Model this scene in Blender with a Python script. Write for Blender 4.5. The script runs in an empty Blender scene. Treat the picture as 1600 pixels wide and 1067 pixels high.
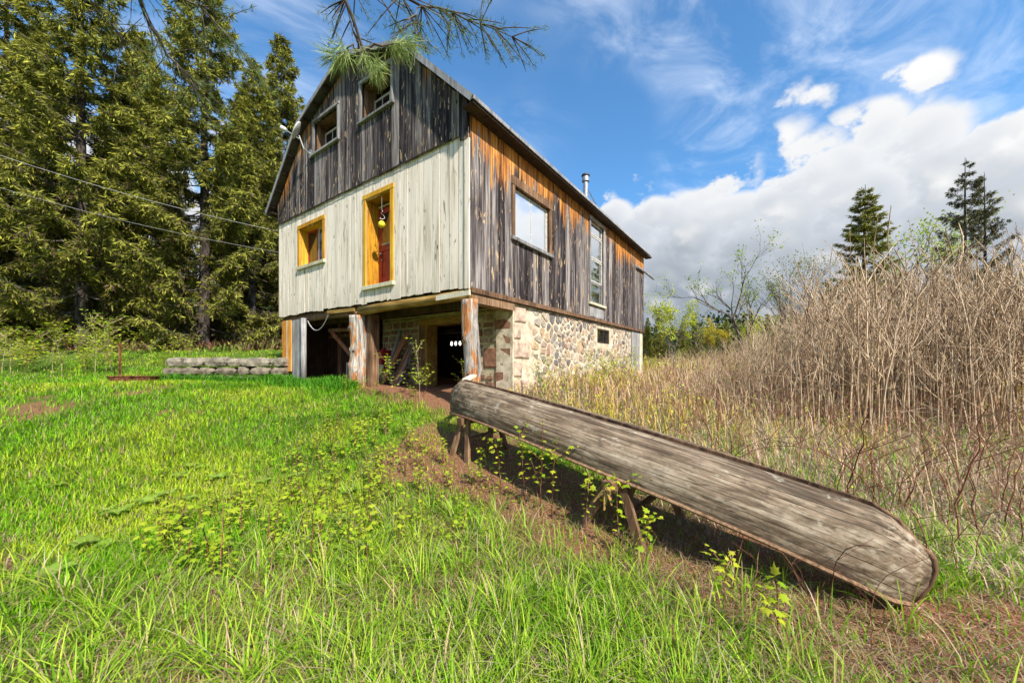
import bpy, math, random
import numpy as np
from math import radians, sin, cos, pi, sqrt, atan2
from mathutils import Vector, Matrix
random.seed(7)
RNG = np.random.default_rng(11)
SC = bpy.context.scene
COL = SC.collection

# ------------------------------------------------------------------ camera, light, exposure
CAMZ = 1.55
FPX = 568.0
cam_d = bpy.data.cameras.new('camera'); cam = bpy.data.objects.new('camera', cam_d); COL.objects.link(cam)
cam.location = (0, 0, CAMZ); cam.rotation_euler = (radians(90), 0, 0)
cam_d.sensor_width = 36.0; cam_d.lens = FPX / 1600 * 36; cam_d.shift_y = 32.5 / 1600
cam_d.clip_start = 0.05; cam_d.clip_end = 4000
SC.camera = cam

SUN_EL, SUN_AZ = 44.0, 146.0            # azimuth clockwise from +Y (view direction)
SUN_DIR = Vector((sin(radians(SUN_AZ)) * cos(radians(SUN_EL)), cos(radians(SUN_AZ)) * cos(radians(SUN_EL)), sin(radians(SUN_EL))))
sun_d = bpy.data.lights.new('sun', 'SUN'); sun = bpy.data.objects.new('sun', sun_d); COL.objects.link(sun)
sun_d.energy = 3.4; sun_d.angle = radians(1.5); sun_d.color = (1.0, 0.93, 0.80)
sun.rotation_euler = SUN_DIR.to_track_quat('Z', 'Y').to_euler(); sun.location = (20, -10, 30)

SC.view_settings.view_transform = 'Standard'; SC.view_settings.look = 'None'
SC.view_settings.exposure = 1.14; SC.view_settings.gamma = 1.0; SC.view_settings.use_curve_mapping = False
SC.render.engine = 'CYCLES'
SC.cycles.use_denoising = True
SC.cycles.max_bounces = 4; SC.cycles.diffuse_bounces = 2; SC.cycles.glossy_bounces = 2
SC.cycles.use_adaptive_sampling = True; SC.cycles.adaptive_threshold = 0.02
SC.cycles.transmission_bounces = 4; SC.cycles.transparent_max_bounces = 6
SC.cycles.sample_clamp_indirect = 6.0

# ------------------------------------------------------------------ node helper
class NT:
    def __init__(s, tree): s.t = tree
    def n(s, kind, props=None, **ins):
        nd = s.t.nodes.new('ShaderNode' + kind)
        for k, v in (props or {}).items(): setattr(nd, k, v)
        for k, v in ins.items():
            key = int(k[1:]) if (k[0] == 'i' and k[1:].isdigit()) else k.replace('_', ' ')
            s.set(nd.inputs[key], v)
        return nd
    def set(s, sock, v):
        if hasattr(v, 'is_output'): s.t.links.new(v, sock)
        elif isinstance(v, bpy.types.Node): s.t.links.new(v.outputs[0], sock)
        elif isinstance(v, (tuple, list)):
            v = tuple(v)
            if sock.type == 'RGBA' and len(v) == 3: v = v + (1,)
            sock.default_value = v
        else: sock.default_value = v
    def m(s, op, a, b=0.0, c=0.0, clamp=False):
        return s.n('Math', {'operation': op, 'use_clamp': clamp}, i0=a, i1=b, i2=c).outputs[0]
    def vm(s, op, a, b=(0, 0, 0)):
        return s.n('VectorMath', {'operation': op}, i0=a, i1=b).outputs[0]
    def mix(s, f, a, b, mode='MIX'):
        nd = s.n('Mix', {'data_type': 'RGBA', 'blend_type': mode})
        s.set(nd.inputs[0], f); s.set(nd.inputs[6], a); s.set(nd.inputs[7], b)
        return nd.outputs[2]
    def noise(s, vec, scale=5, detail=4, rough=.55, dist=0.0, out=0):
        return s.n('TexNoise', None, Vector=vec, Scale=scale, Detail=detail, Roughness=rough, Distortion=dist).outputs[out]
    def ss(s, v, a, b, lo=0.0, hi=1.0):
        nd = s.n('MapRange', {'interpolation_type': 'SMOOTHSTEP'}, i0=v, i1=a, i2=b, i3=lo, i4=hi)
        return nd.outputs[0]
    def ramp(s, f, *stops):
        nd = s.n('ValToRGB', None, Fac=f); cr = nd.color_ramp
        while len(cr.elements) < len(stops): cr.elements.new(.5)
        for e, (p, c) in zip(cr.elements, stops): e.position = p; e.color = tuple(c) + (1,)
        return nd.outputs[0]

# ------------------------------------------------------------------ world: sky with a bank of cumulus and thin cirrus
wd = bpy.data.worlds.new('World'); SC.world = wd; wd.use_nodes = True
wd.node_tree.nodes.clear(); W = NT(wd.node_tree)
sky = W.n('TexSky', {'sky_type': 'NISHITA', 'sun_disc': False, 'sun_elevation': radians(SUN_EL), 'sun_rotation': radians(SUN_AZ),
                     'altitude': 250.0, 'air_density': 1.0, 'dust_density': 0.6, 'ozone_density': 2.5})
blue = W.mix(1.0, sky.outputs[0], (0.56, 0.92, 1.08), 'MULTIPLY')
tc = W.n('TexCoord'); dirn = tc.outputs['Generated']
sep = W.n('SeparateXYZ', None, Vector=dirn)
el = W.m('ARCSINE', sep.outputs[2])
def cloud_field(off, detail):
    v = W.vm('MULTIPLY', W.vm('ADD', dirn, off), (1, 1, 1.25))
    return v, W.noise(v, 7.5, detail, .58)
CLOUD_OFF = (2.9, 8.8, 6.1)
v1, fb = cloud_field(CLOUD_OFF, 5)
big = W.noise(v1, 3.1, 1, .5)
wv_ = W.n('CombineXYZ', None, X=W.m('MULTIPLY', fb, .16), Y=W.m('MULTIPLY', fb, -.13), Z=W.m('MULTIPLY', fb, .15)).outputs[0]
puff = W.m('SUBTRACT', .55, W.n('TexVoronoi', {'feature': 'F1'}, Vector=W.vm('ADD', v1, wv_), Scale=11.0).outputs[0])
def density(f_, elv):
    top = W.m('ADD', .47, W.m('MULTIPLY', W.m('SUBTRACT', big, .5), .26))
    d = W.m('SUBTRACT', top, elv)
    return W.m('ADD', d, W.m('MULTIPLY', W.m('SUBTRACT', f_, .5), .24))
pf = W.m('MULTIPLY', W.m('SUBTRACT', puff, .2), .15)
dn0 = density(fb, el); dn = W.m('ADD', dn0, pf)
sd = SUN_DIR * .075 + Vector((0, 0, .05))
v2, fb2 = cloud_field(tuple(Vector(CLOUD_OFF) + sd), 2)
dn2 = W.m('SUBTRACT', density(fb2, W.m('ADD', el, .045)), W.m('MULTIPLY', pf, .1))
cover = W.ss(dn, -.004, .04)
lit = W.m('SUBTRACT', dn, dn2)
litf = W.ss(lit, .0, .16)
depthf = W.ss(dn, .04, .30)
grey = W.mix(depthf, (.70, .745, .82), (.34, .395, .47))
cl = W.mix(litf, grey, (1.0, 1.0, 1.0))
cl = W.mix(W.ss(dn, .0, .12, .7, .0), cl, (1.0, 1.0, 1.0))
# cirrus: stretched wisps higher up
cv = W.vm('MULTIPLY', W.n('VectorRotate', {'rotation_type': 'Z_AXIS'}, Vector=dirn, Angle=radians(-28)).outputs[0], (1.1, 4.6, 6.5))
ci = W.noise(W.vm('ADD', cv, (4.2, 0.3, 1.1)), 1.7, 6, .60, .6)
cip = W.ss(W.noise(W.vm('ADD', dirn, (7.9, 2.2, 3.0)), 2.3, 2, .5), .42, .66)
cir = W.m('MULTIPLY', W.m('MULTIPLY', W.ss(ci, .36, .80), cip), .55)
col = W.mix(cir, W.vm('MULTIPLY', blue, (.108, .108, .108)), (.50, .54, .60))
col = W.mix(cover, col, W.vm('MULTIPLY', cl, (.475, .472, .465)))
bg = W.n('Background', None, Color=col, Strength=1.0)
wd.cycles.sampling_method = 'MANUAL'; wd.cycles.sample_map_resolution = 512
wo = W.n('OutputWorld'); W.t.links.new(bg.outputs[0], wo.inputs[0])

# ------------------------------------------------------------------ mesh helpers
def setp(o, label=None, cat=None, group=None, kind=None):
    if label: o['label'] = label
    if cat: o['category'] = cat
    if group: o['group'] = group
    if kind: o['kind'] = kind
    return o
def link(name, me, parent=None, mat=None):
    o = bpy.data.objects.new(name, me); COL.objects.link(o)
    if parent is not None: o.parent = parent
    if mat is not None and me is not None and not me.materials: me.materials.append(mat)
    return o
def empty(name, loc=(0, 0, 0), rz=0.0):
    o = bpy.data.objects.new(name, None); COL.objects.link(o)
    o.location = loc; o.rotation_euler = (0, 0, rz); o.empty_display_size = .2
    return o
def np_mesh(name, V, F, cols=None, mats=None, midx=None, smooth=False):
    V = np.asarray(V, dtype=np.float32); F = np.asarray(F, dtype=np.int32)
    k = F.shape[1]; me = bpy.data.meshes.new(name)
    me.vertices.add(len(V)); me.vertices.foreach_set('co', V.ravel())
    me.loops.add(F.size); me.loops.foreach_set('vertex_index', F.ravel())
    me.polygons.add(len(F)); me.polygons.foreach_set('loop_start', np.arange(0, F.size, k, dtype=np.int32))
    if smooth: me.polygons.foreach_set('use_smooth', np.ones(len(F), dtype=bool))
    for m in (mats or []): me.materials.append(m)
    if midx is not None: me.polygons.foreach_set('material_index', np.asarray(midx, dtype=np.int32))
    if cols is not None:
        C = np.ones((len(V), 4), dtype=np.float32); C[:, :3] = cols
        a = me.color_attributes.new('Col', 'FLOAT_COLOR', 'POINT'); a.data.foreach_set('color', C.ravel())
    me.update(calc_edges=True); me.validate()
    return me
class MB:
    def __init__(s): s.v = []; s.f = []; s.smooth = False
    def add(s, vs, fs):
        o = len(s.v); s.v += [tuple(p) for p in vs]; s.f += [tuple(i + o for i in f) for f in fs]
    def box(s, x0, x1, y0, y1, z0, z1):
        s.add([(x0, y0, z0), (x1, y0, z0), (x1, y1, z0), (x0, y1, z0), (x0, y0, z1), (x1, y0, z1), (x1, y1, z1), (x0, y1, z1)],
              [(3, 2, 1, 0), (4, 5, 6, 7), (0, 1, 5, 4), (1, 2, 6, 5), (2, 3, 7, 6), (3, 0, 4, 7)])
        return s
    def bar(s, p, q, w, h, up=(0, 0, 1), w2=None, h2=None):
        p = Vector(p); q = Vector(q); d = (q - p).normalized(); up = Vector(up)
        sx = d.cross(up)
        if sx.length < 1e-4: sx = d.cross(Vector((1, 0, 0)))
        sx.normalize(); sy = sx.cross(d).normalized()
        w2 = w if w2 is None else w2; h2 = h if h2 is None else h2
        vs = []
        for c, a, b in ((p, w, h), (q, w2, h2)):
            for i, j in ((-1, -1), (1, -1), (1, 1), (-1, 1)): vs.append(c + sx * (i * a / 2) + sy * (j * b / 2))
        s.add(vs, [(0, 1, 2, 3), (7, 6, 5, 4), (0, 4, 5, 1), (1, 5, 6, 2), (2, 6, 7, 3), (3, 7, 4, 0)])
        return s
    def tube(s, pts, rad, n=8, cap=True):
        pts = [Vector(p) for p in pts]
        if not hasattr(rad, '__len__'): rad = [rad] * len(pts)
        o = len(s.v); prev = None
        for i, p in enumerate(pts):
            d = (pts[min(i + 1, len(pts) - 1)] - pts[max(i - 1, 0)]).normalized()
            if prev is None:
                prev = d.cross(Vector((0, 0, 1)))
                if prev.length < 1e-3: prev = Vector((1, 0, 0))
            ax = (prev - d * prev.dot(d)).normalized(); prev = ax; ay = d.cross(ax)
            for k in range(n):
                a = 2 * pi * k / n; s.v.append(tuple(p + (ax * cos(a) + ay * sin(a)) * rad[i]))
        for i in range(len(pts) - 1):
            for k in range(n):
                k2 = (k + 1) % n
                s.f.append((o + i * n + k, o + i * n + k2, o + (i + 1) * n + k2, o + (i + 1) * n + k))
        if cap:
            s.f.append(tuple(o + k for k in range(n))[::-1]); s.f.append(tuple(o + (len(pts) - 1) * n + k for k in range(n)))
        return s
    def prism(s, poly, f0, f1):                  # poly of 2D points; f0/f1 map (u,v)->3D for the two faces
        n = len(poly); vs = [f0(*p) for p in poly] + [f1(*p) for p in poly]
        s.add(vs, [tuple(range(n)), tuple(range(n, 2 * n))[::-1]] + [(i + n, (i + 1) % n + n, (i + 1) % n, i)[::1] for i in range(n)])
        return s
    def mesh(s, name):
        me = bpy.data.meshes.new(name); me.from_pydata(s.v, [], s.f)
        if s.smooth: me.polygons.foreach_set('use_smooth', [True] * len(me.polygons))
        me.update(); return me
    def build(s, name, mat, parent=None):
        return link(name, s.mesh(name), parent, mat)
def bevel(o, w, seg=1):
    m = o.modifiers.new('bevel', 'BEVEL'); m.width = w; m.segments = seg; m.limit_method = 'ANGLE'
    return o
def tubes_np(lines, n=4):
    """lines: list of (pts (m,3), radii (m,)); returns V,F (quads)."""
    Vs, Fs = [], []; base = 0
    ang = np.arange(n) * 2 * pi / n; ca, sa = np.cos(ang), np.sin(ang)
    for P, R in lines:
        P = np.asarray(P, float); R = np.asarray(R, float); m = len(P)
        T = np.gradient(P, axis=0); T /= (np.linalg.norm(T, axis=1, keepdims=True) + 1e-9)
        ref = np.array([0, 0, 1.]) if abs(T[0, 2]) < .8 else np.array([1., 0, 0])
        A = np.cross(T, ref); A /= (np.linalg.norm(A, axis=1, keepdims=True) + 1e-9); B = np.cross(T, A)
        ring = P[:, None, :] + R[:, None, None] * (A[:, None, :] * ca[None, :, None] + B[:, None, :] * sa[None, :, None])
        Vs.append(ring.reshape(-1, 3))
        i = np.arange(m - 1)[:, None] * n; k = np.arange(n)[None, :]; k2 = (k + 1) % n
        f = np.stack([i + k, i + k2, i + n + k2, i + n + k], -1).reshape(-1, 4) + base
        Fs.append(f); base += m * n
    return np.concatenate(Vs), np.concatenate(Fs)
def sstep(x, a, b):
    t = np.clip((np.asarray(x, float) - a) / (b - a), 0, 1); return t * t * (3 - 2 * t)
def vnoise(x, y, s, seed=0):
    """cheap smooth value noise 0..1"""
    x = np.asarray(x, float) / s + seed * 17.13; y = np.asarray(y, float) / s + seed * 5.71
    xi = np.floor(x); yi = np.floor(y); fx = x - xi; fy = y - yi; fx = fx * fx * (3 - 2 * fx); fy = fy * fy * (3 - 2 * fy)
    def h(a, b):
        v = np.sin(a * 127.1 + b * 311.7 + seed * 3.1) * 43758.5453; return v - np.floor(v)
    return (h(xi, yi) * (1 - fx) + h(xi + 1, yi) * fx) * (1 - fy) + (h(xi, yi + 1) * (1 - fx) + h(xi + 1, yi + 1) * fx) * fy

# ------------------------------------------------------------------ materials
def new_mat(name):
    m = bpy.data.materials.new(name); m.use_nodes = True; m.node_tree.nodes.clear(); return m, NT(m.node_tree)
def finish(t, shader):
    o = t.n('OutputMaterial'); t.t.links.new(shader.outputs[0] if isinstance(shader, bpy.types.Node) else shader, o.inputs[0])
def princ(t, color, rough=.8, spec=.3, metal=0.0, bump=None, bstr=.4, bdist=.01):
    p = t.n('BsdfPrincipled', None, Base_Color=color, Roughness=rough, Metallic=metal)
    p.inputs['Specular IOR Level'].default_value = spec
    if bump is not None:
        b = t.n('Bump', None, Strength=bstr, Distance=bdist, Height=bump); t.t.links.new(b.outputs[0], p.inputs['Normal'])
    return p
def obj_coord(t, rand=True):
    c = t.n('TexCoord').outputs['Object']
    if rand:
        r = t.n('ObjectInfo').outputs['Random']
        c2 = t.n('CombineXYZ', None, X=t.m('MULTIPLY', r, 37.0), Y=t.m('MULTIPLY', r, 91.0), Z=t.m('MULTIPLY', r, 53.0))
        return t.vm('ADD', c, c2.outputs[0]), c, r
    return c, c, None

def mat_dark_board():
    m, t = new_mat('weathered_dark_board'); c, craw, r = obj_coord(t)
    grain = t.noise(t.vm('MULTIPLY', c, (34, 34, 1.3)), 1.0, 6, .65)
    streak = t.noise(t.vm('MULTIPLY', c, (11, 11, .55)), 1.0, 4, .6)
    g = t.m('ADD', t.m('MULTIPLY', grain, .55), t.m('MULTIPLY', streak, .55))
    g = t.m('ADD', g, t.m('MULTIPLY', t.m('SUBTRACT', r, .5), .16))
    base = t.ramp(g, (.38, (.006, .005, .008)), (.49, (.036, .028, .030)), (.58, (.125, .105, .104)), (.71, (.36, .325, .31)))
    # peeled flecks and knots showing pale wood
    fl = t.noise(t.vm('MULTIPLY', c, (17, 17, 3.6)), 1.0, 3, .5, .8)
    fle = t.m('MULTIPLY', t.ss(fl, .60, .64), t.ss(t.noise(c, 1.1, 2, .5), .36, .55))
    base = t.mix(fle, base, t.ramp(grain, (.35, (.20, .09, .03)), (.55, (.55, .40, .24)), (.7, (.72, .62, .48))))
    kn = t.n('TexVoronoi', None, Vector=t.vm('MULTIPLY', c, (3.6, 3.6, 1.9)), Scale=1.0).outputs[0]
    base = t.mix(t.ss(kn, .055, .10, .85, 0), base, (.018, .010, .008))
    # under the eaves the boards never weathered: raw orange wood with a ragged lower edge
    ed = t.n('Attribute', {'attribute_name': 'eave_dist'}).outputs['Fac']
    amt = t.n('Attribute', {'attribute_name': 'raw_amount'}).outputs['Fac']
    rag = t.noise(t.vm('MULTIPLY', c, (9, 9, .8)), 1.0, 5, .65)
    lim = t.m('ADD', amt, t.m('MULTIPLY', t.m('SUBTRACT', rag, .5), 2.1))
    raw = t.ss(t.m('SUBTRACT', ed, lim), -.30, .10, 1.0, 0.0)
    rawc = t.ramp(t.m('ADD', t.m('MULTIPLY', grain, .6), t.m('MULTIPLY', streak, .4)), (.34, (.055, .018, .006)), (.45, (.32, .10, .02)), (.54, (.60, .25, .05)), (.68, (.78, .52, .20)))
    base = t.mix(t.m('MULTIPLY', raw, t.ss(t.m('ADD', grain, t.m('MULTIPLY', streak, .5)), .58, .76)), base, rawc)
    finish(t, princ(t, base, .85, .2, 0, g, .7, .012)); return m
def mat_white_board():
    m, t = new_mat('whitewashed_board'); c, craw, r = obj_coord(t)
    grain = t.noise(t.vm('MULTIPLY', c, (30, 30, 1.0)), 1.0, 6, .65)
    streak = t.noise(t.vm('MULTIPLY', c, (9, 9, .7)), 1.0, 4, .6)
    g = t.m('ADD', t.m('MULTIPLY', grain, .5), t.m('MULTIPLY', streak, .5))
    base = t.ramp(g, (.32, (.30, .235, .17)), (.41, (.62, .53, .41)), (.50, (.89, .775, .665)), (.68, (.95, .865, .775)))
    base = t.mix(t.m('MULTIPLY', t.m('SUBTRACT', r, .3, clamp=True), .45), base, (.62, .58, .49))
    st = t.noise(t.vm('MULTIPLY', c, (16, 16, 2.2)), 1.0, 4, .6, 1.0)
    base = t.mix(t.ss(st, .60, .68, 0, .8), base, (.20, .165, .12))
    kn = t.n('TexVoronoi', None, Vector=t.vm('MULTIPLY', c, (4.2, 4.2, 1.7)), Scale=1.0).outputs[0]
    base = t.mix(t.ss(kn, .045, .10, .9, 0), base, (.10, .07, .045))
    low = t.ss(t.n('SeparateXYZ', None, Vector=craw).outputs[2], 1.8, 2.5, .42, 0)
    base = t.mix(t.m('MULTIPLY', low, t.ss(streak, .4, .6)), base, (.36, .31, .24))
    finish(t, princ(t, base, .8, .25, 0, g, .5, .008)); return m
def mat_wood(name, c0, c1, c2, sc=(26, 26, 1.6), rough=.8, bs=.5, dirt=None):
    """generic grained wood, grain along the object's z"""
    m, t = new_mat(name); c, craw, r = obj_coord(t)
    grain = t.noise(t.vm('MULTIPLY', c, sc), 1.0, 6, .65, .3)
    blot = t.noise(c, 2.3, 4, .6)
    g = t.m('ADD', t.m('MULTIPLY', grain, .65), t.m('MULTIPLY', blot, .35))
    base = t.ramp(t.m('ADD', g, t.m('MULTIPLY', t.m('SUBTRACT', r, .5), .12)), (.34, c0), (.50, c1), (.66, c2))
    if dirt: base = t.mix(t.ss(t.noise(c, 6, 5, .6), .52, .66), base, dirt)
    finish(t, princ(t, base, rough, .25, 0, g, bs, .01)); return m
def mat_log():
    m, t = new_mat('peeled_log'); c, craw, r = obj_coord(t)
    grain = t.noise(t.vm('MULTIPLY', c, (24, 24, 2.2)), 1.0, 6, .65, .5)
    base = t.ramp(grain, (.34, (.10, .085, .075)), (.50, (.34, .30, .27)), (.66, (.62, .58, .53)))
    pt = t.noise(t.vm('MULTIPLY', c, (5.5, 5.5, 1.9)), 1.0, 4, .6, .6)
    base = t.mix(t.ss(pt, .50, .58), base, t.ramp(grain, (.34, (.16, .05, .015)), (.5, (.42, .17, .06)), (.68, (.62, .36, .18))))
    kn = t.n('TexVoronoi', None, Vector=t.vm('MULTIPLY', c, (5.2, 5.2, 3.4)), Scale=1.0).outputs[0]
    base = t.mix(t.ss(kn, .08, .17, .95, 0), base, (.022, .016, .013))
    finish(t, princ(t, base, .8, .25, 0, grain, .8, .02)); return m
def mat_flat(name, color, rough=.6, spec=.4, metal=0.0, var=.25, scale=14):
    m, t = new_mat(name); c, craw, r = obj_coord(t)
    n = t.noise(c, scale, 5, .6)
    dark = tuple(x * (1 - var) for x in color); lite = tuple(min(1, x * (1 + var)) for x in color)
    base = t.ramp(n, (.35, dark), (.65, lite))
    finish(t, princ(t, base, rough, spec, metal, n, .25, .004)); return m
def mat_stone(name, mul=(1, 1, 1), brown=False):
    m, t = new_mat(name); c, craw, r = obj_coord(t)
    if brown:
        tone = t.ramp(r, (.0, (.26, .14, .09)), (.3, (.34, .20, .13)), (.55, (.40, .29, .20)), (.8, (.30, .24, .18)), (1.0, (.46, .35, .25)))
    else:
        tone = t.ramp(r, (.0, (.46, .26, .19)), (.14, (.52, .38, .27)), (.30, (.42, .36, .30)), (.44, (.60, .51, .40)), (.58, (.20, .18, .18)),
                      (.68, (.58, .42, .25)), (.80, (.50, .45, .40)), (.90, (.13, .12, .125)), (1.0, (.66, .58, .48)))
    n = t.noise(c, 9, 6, .65); n2 = t.noise(c, 42, 3, .6)
    base = t.mix(t.ss(n, .35, .68), t.mix(1.0, tone, (.62, .60, .60), 'MULTIPLY'), tone)
    base = t.mix(t.ss(n2, .60, .70, 0, .5), base, (.10, .085, .075))
    base = t.mix(t.ss(t.noise(c, 4, 3, .5), .62, .70, 0, .6), base, (.66, .60, .50))
    finish(t, princ(t, base, .88, .25, 0, t.m('ADD', n, t.m('MULTIPLY', n2, .4)), .6, .02)); return m
def mat_mortar(name, c0, c1):
    m, t = new_mat(name); c, _, _ = obj_coord(t, False)
    n = t.noise(c, 5, 6, .65); n2 = t.noise(c, 60, 3, .6)
    base = t.ramp(n, (.36, c0), (.62, c1))
    base = t.mix(t.ss(t.noise(c, 13, 4, .6), .60, .68, 0, .7), base, tuple(x * .35 for x in c0))
    finish(t, princ(t, base, .92, .2, 0, t.m('ADD', n, t.m('MULTIPLY', n2, .5)), .7, .015)); return m
def mat_foliage(name, transl=.35, rough=.5, spec=.12):
    m, t = new_mat(name)
    c = t.n('Attribute', {'attribute_name': 'Col'}).outputs['Color']
    p = princ(t, c, rough, spec)
    tr = t.n('BsdfTranslucent', None, Color=c)
    mx = t.n('MixShader', None, Fac=transl); t.t.links.new(p.outputs[0], mx.inputs[1]); t.t.links.new(tr.outputs[0], mx.inputs[2])
    finish(t, mx); return m
def mat_bark(name, c0, c1, c2, sc=(9, 9, 3)):
    m, t = new_mat(name); c, _, r = obj_coord(t)
    n = t.noise(t.vm('MULTIPLY', c, sc), 1.0, 6, .65, .5)
    base = t.ramp(t.m('ADD', n, t.m('MULTIPLY', t.m('SUBTRACT', r, .5), .2)), (.36, c0), (.5, c1), (.64, c2))
    finish(t, princ(t, base, .9, .15, 0, n, .7, .02)); return m
def mat_glass(name, tint=(.02, .025, .03), refl=.5):
    m, t = new_mat(name); c, _, r = obj_coord(t)
    wv = t.noise(c, 2.2, 2, .5)
    p = princ(t, tint, .04, 1.0, 0, wv, .10, .02)
    p.inputs['IOR'].default_value = 1.5
    g = t.n('BsdfGlossy', None, Color=(.9, .93, .96), Roughness=.03)
    b = t.n('Bump', None, Strength=.08, Distance=.02, Height=wv); t.t.links.new(b.outputs[0], g.inputs['Normal'])
    mx = t.n('MixShader', None, Fac=refl); t.t.links.new(p.outputs[0], mx.inputs[1]); t.t.links.new(g.outputs[0], mx.inputs[2])
    finish(t, mx); return m
def mat_rust():
    m, t = new_mat('rusted_iron'); c, _, _ = obj_coord(t)
    n = t.noise(c, 12, 6, .65)
    base = t.ramp(n, (.35, (.05, .018, .01)), (.5, (.19, .07, .03)), (.66, (.36, .17, .08)))
    finish(t, princ(t, base, .85, .3, .2, n, .6, .008)); return m
def mat_canoe():
    m, t = new_mat('weathered_cedar_strip'); c, craw, r = obj_coord(t)
    gr = t.noise(t.vm('MULTIPLY', c, (1.2, 20, 20)), 1.0, 6, .68, .25)
    blot = t.noise(t.vm('MULTIPLY', craw, (1.4, 3.2, 3.2)), 1.0, 5, .65)
    g = t.m('ADD', t.m('MULTIPLY', gr, .6), t.m('MULTIPLY', blot, .4))
    base = t.ramp(t.m('ADD', g, t.m('MULTIPLY', t.m('SUBTRACT', r, .5), .05)), (.35, (.035, .022, .013)), (.46, (.13, .088, .056)), (.55, (.29, .215, .145)), (.68, (.56, .465, .355)))
    mot = t.noise(t.vm('MULTIPLY', craw, (11, 16, 16)), 1.0, 5, .7)
    up = t.ss(t.n('SeparateXYZ', None, Vector=craw).outputs[0], -.4, -2.3, 0, 1)   # dark mottling stronger toward the raised end
    base = t.mix(t.m('MULTIPLY', t.ss(mot, .50, .60), t.m('ADD', .30, t.m('MULTIPLY', up, .6))), base, (.075, .066, .048))
    lic = t.noise(t.vm('MULTIPLY', craw, (7, 9, 9)), 1.0, 4, .65)
    base = t.mix(t.ss(lic, .60, .70, 0, .55), base, (.50, .47, .37))
    crk = t.noise(t.vm('MULTIPLY', c, (2.4, 60, 60)), 1.0, 3, .6)
    pl = t.noise(t.vm('MULTIPLY', craw, (2.2, 6.5, 6.5)), 1.0, 6, .72, .8)
    base = t.mix(t.ss(pl, .55, .62, 0, .7), base, (.085, .058, .038))
    base = t.mix(t.ss(pl, .36, .30, 0, .6), base, (.60, .55, .46))
    base = t.mix(t.ss(crk, .62, .70, 0, .75), base, (.02, .016, .013))
    finish(t, princ(t, base, .8, .25, 0, t.m('ADD', g, t.m('MULTIPLY', mot, .3)), .6, .008)); return m
def mat_ground():
    m, t = new_mat('meadow_soil'); c = t.n('TexCoord').outputs['Object']
    at = t.n('Attribute', {'attribute_name': 'Col'}).outputs['Color']; s = t.n('SeparateColor', None, Color=at)
    n = t.noise(c, 1.7, 8, .65); nf = t.noise(c, 24, 5, .7); nn = t.noise(c, 80, 3, .7)
    lawn = t.ramp(nf, (.34, (.045, .075, .012)), (.5, (.085, .17, .018)), (.66, (.16, .26, .04)))
    lawn = t.mix(t.ss(nf, .52, .62, 0, .8), lawn, (.24, .16, .085))
    dirt = t.ramp(nn, (.34, (.12, .048, .026)), (.5, (.30, .135, .075)), (.66, (.46, .27, .165)))
    dirt = t.mix(t.ss(nf, .58, .68, 0, .6), dirt, (.10, .052, .034))
    lit = t.ramp(nn, (.34, (.11, .07, .04)), (.5, (.30, .21, .125)), (.66, (.48, .38, .26)))
    lit = t.mix(t.ss(n, .50, .62, 0, .6), lit, (.09, .14, .025))
    wood = t.ramp(nn, (.34, (.035, .02, .013)), (.5, (.10, .055, .033)), (.66, (.21, .13, .08)))
    wood = t.mix(t.ss(n, .55, .66, 0, .5), wood, (.06, .085, .02))
    base = t.mix(s.outputs[0], lawn, dirt); base = t.mix(s.outputs[1], base, lit); base = t.mix(s.outputs[2], base, wood)
    finish(t, princ(t, base, .95, .1, 0, t.m('ADD', nf, nn), .9, .03)); return m

M = {}
M['dark'] = mat_dark_board(); M['white'] = mat_white_board()
M['yellow'] = mat_wood('yellow_stained_wood', (.30, .12, .012), (.60, .30, .02), (.74, .46, .06))
M['sillwood'] = mat_wood('pale_painted_sill', (.34, .29, .18), (.60, .55, .38), (.72, .68, .52))
M['grey'] = mat_wood('silver_grey_wood', (.08, .075, .075), (.26, .25, .25), (.46, .445, .44))
M['brown'] = mat_wood('brown_old_timber', (.045, .025, .015), (.18, .10, .055), (.36, .23, .135))
M['deep'] = mat_wood('dark_stained_timber_and_unlit_room', (.012, .008, .007), (.045, .028, .02), (.10, .065, .045))
M['orange'] = mat_wood('raw_orange_panel', (.42, .15, .02), (.66, .28, .05), (.78, .46, .16))
M['pale'] = mat_wood('pale_fresh_wood', (.42, .36, .24), (.62, .56, .42), (.74, .70, .58))
M['redbrown'] = mat_wood('red_brown_lumber', (.16, .055, .03), (.40, .17, .095), (.58, .33, .20))
M['beam'] = mat_wood('yellowed_beam', (.16, .085, .02), (.36, .22, .06), (.52, .36, .15), sc=(22, 2, 22))
M['log'] = mat_log(); M['rust'] = mat_rust(); M['canoe'] = mat_canoe()
M['red'] = mat_flat('red_door_paint', (.34, .035, .018), .55, .4, 0, .35, 7)
M['sash'] = mat_flat('chipped_grey_sash_paint', (.50, .48, .44), .7, .3, 0, .3, 20)
M['metal'] = mat_flat('galvanised_metal', (.42, .43, .44), .42, .5, .8, .25, 10)
M['roof'] = mat_flat('dark_roof_sheet', (.09, .08, .085), .6, .4, .35, .35, 6)
M['fascia'] = mat_wood('grey_painted_fascia', (.12, .12, .13), (.27, .27, .29), (.42, .42, .44))
M['dish'] = mat_flat('grey_dish_enamel', (.62, .62, .62), .5, .4, 0, .1, 8)
M['cable'] = mat_flat('grey_cable_sheath', (.33, .32, .31), .6, .3, 0, .15, 8)
M['ywl'] = mat_flat('yellow_plastic', (.75, .60, .03), .4, .5, 0, .15, 20)
M['whitep'] = mat_flat('white_plastic', (.75, .74, .70), .6, .3, 0, .12, 9)
M['redp'] = mat_flat('red_plastic', (.40, .03, .03), .5, .4, 0, .2, 9)
M['curtain'] = mat_flat('white_curtain', (.80, .82, .86), .9, .1, 0, .06, 3)
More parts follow.
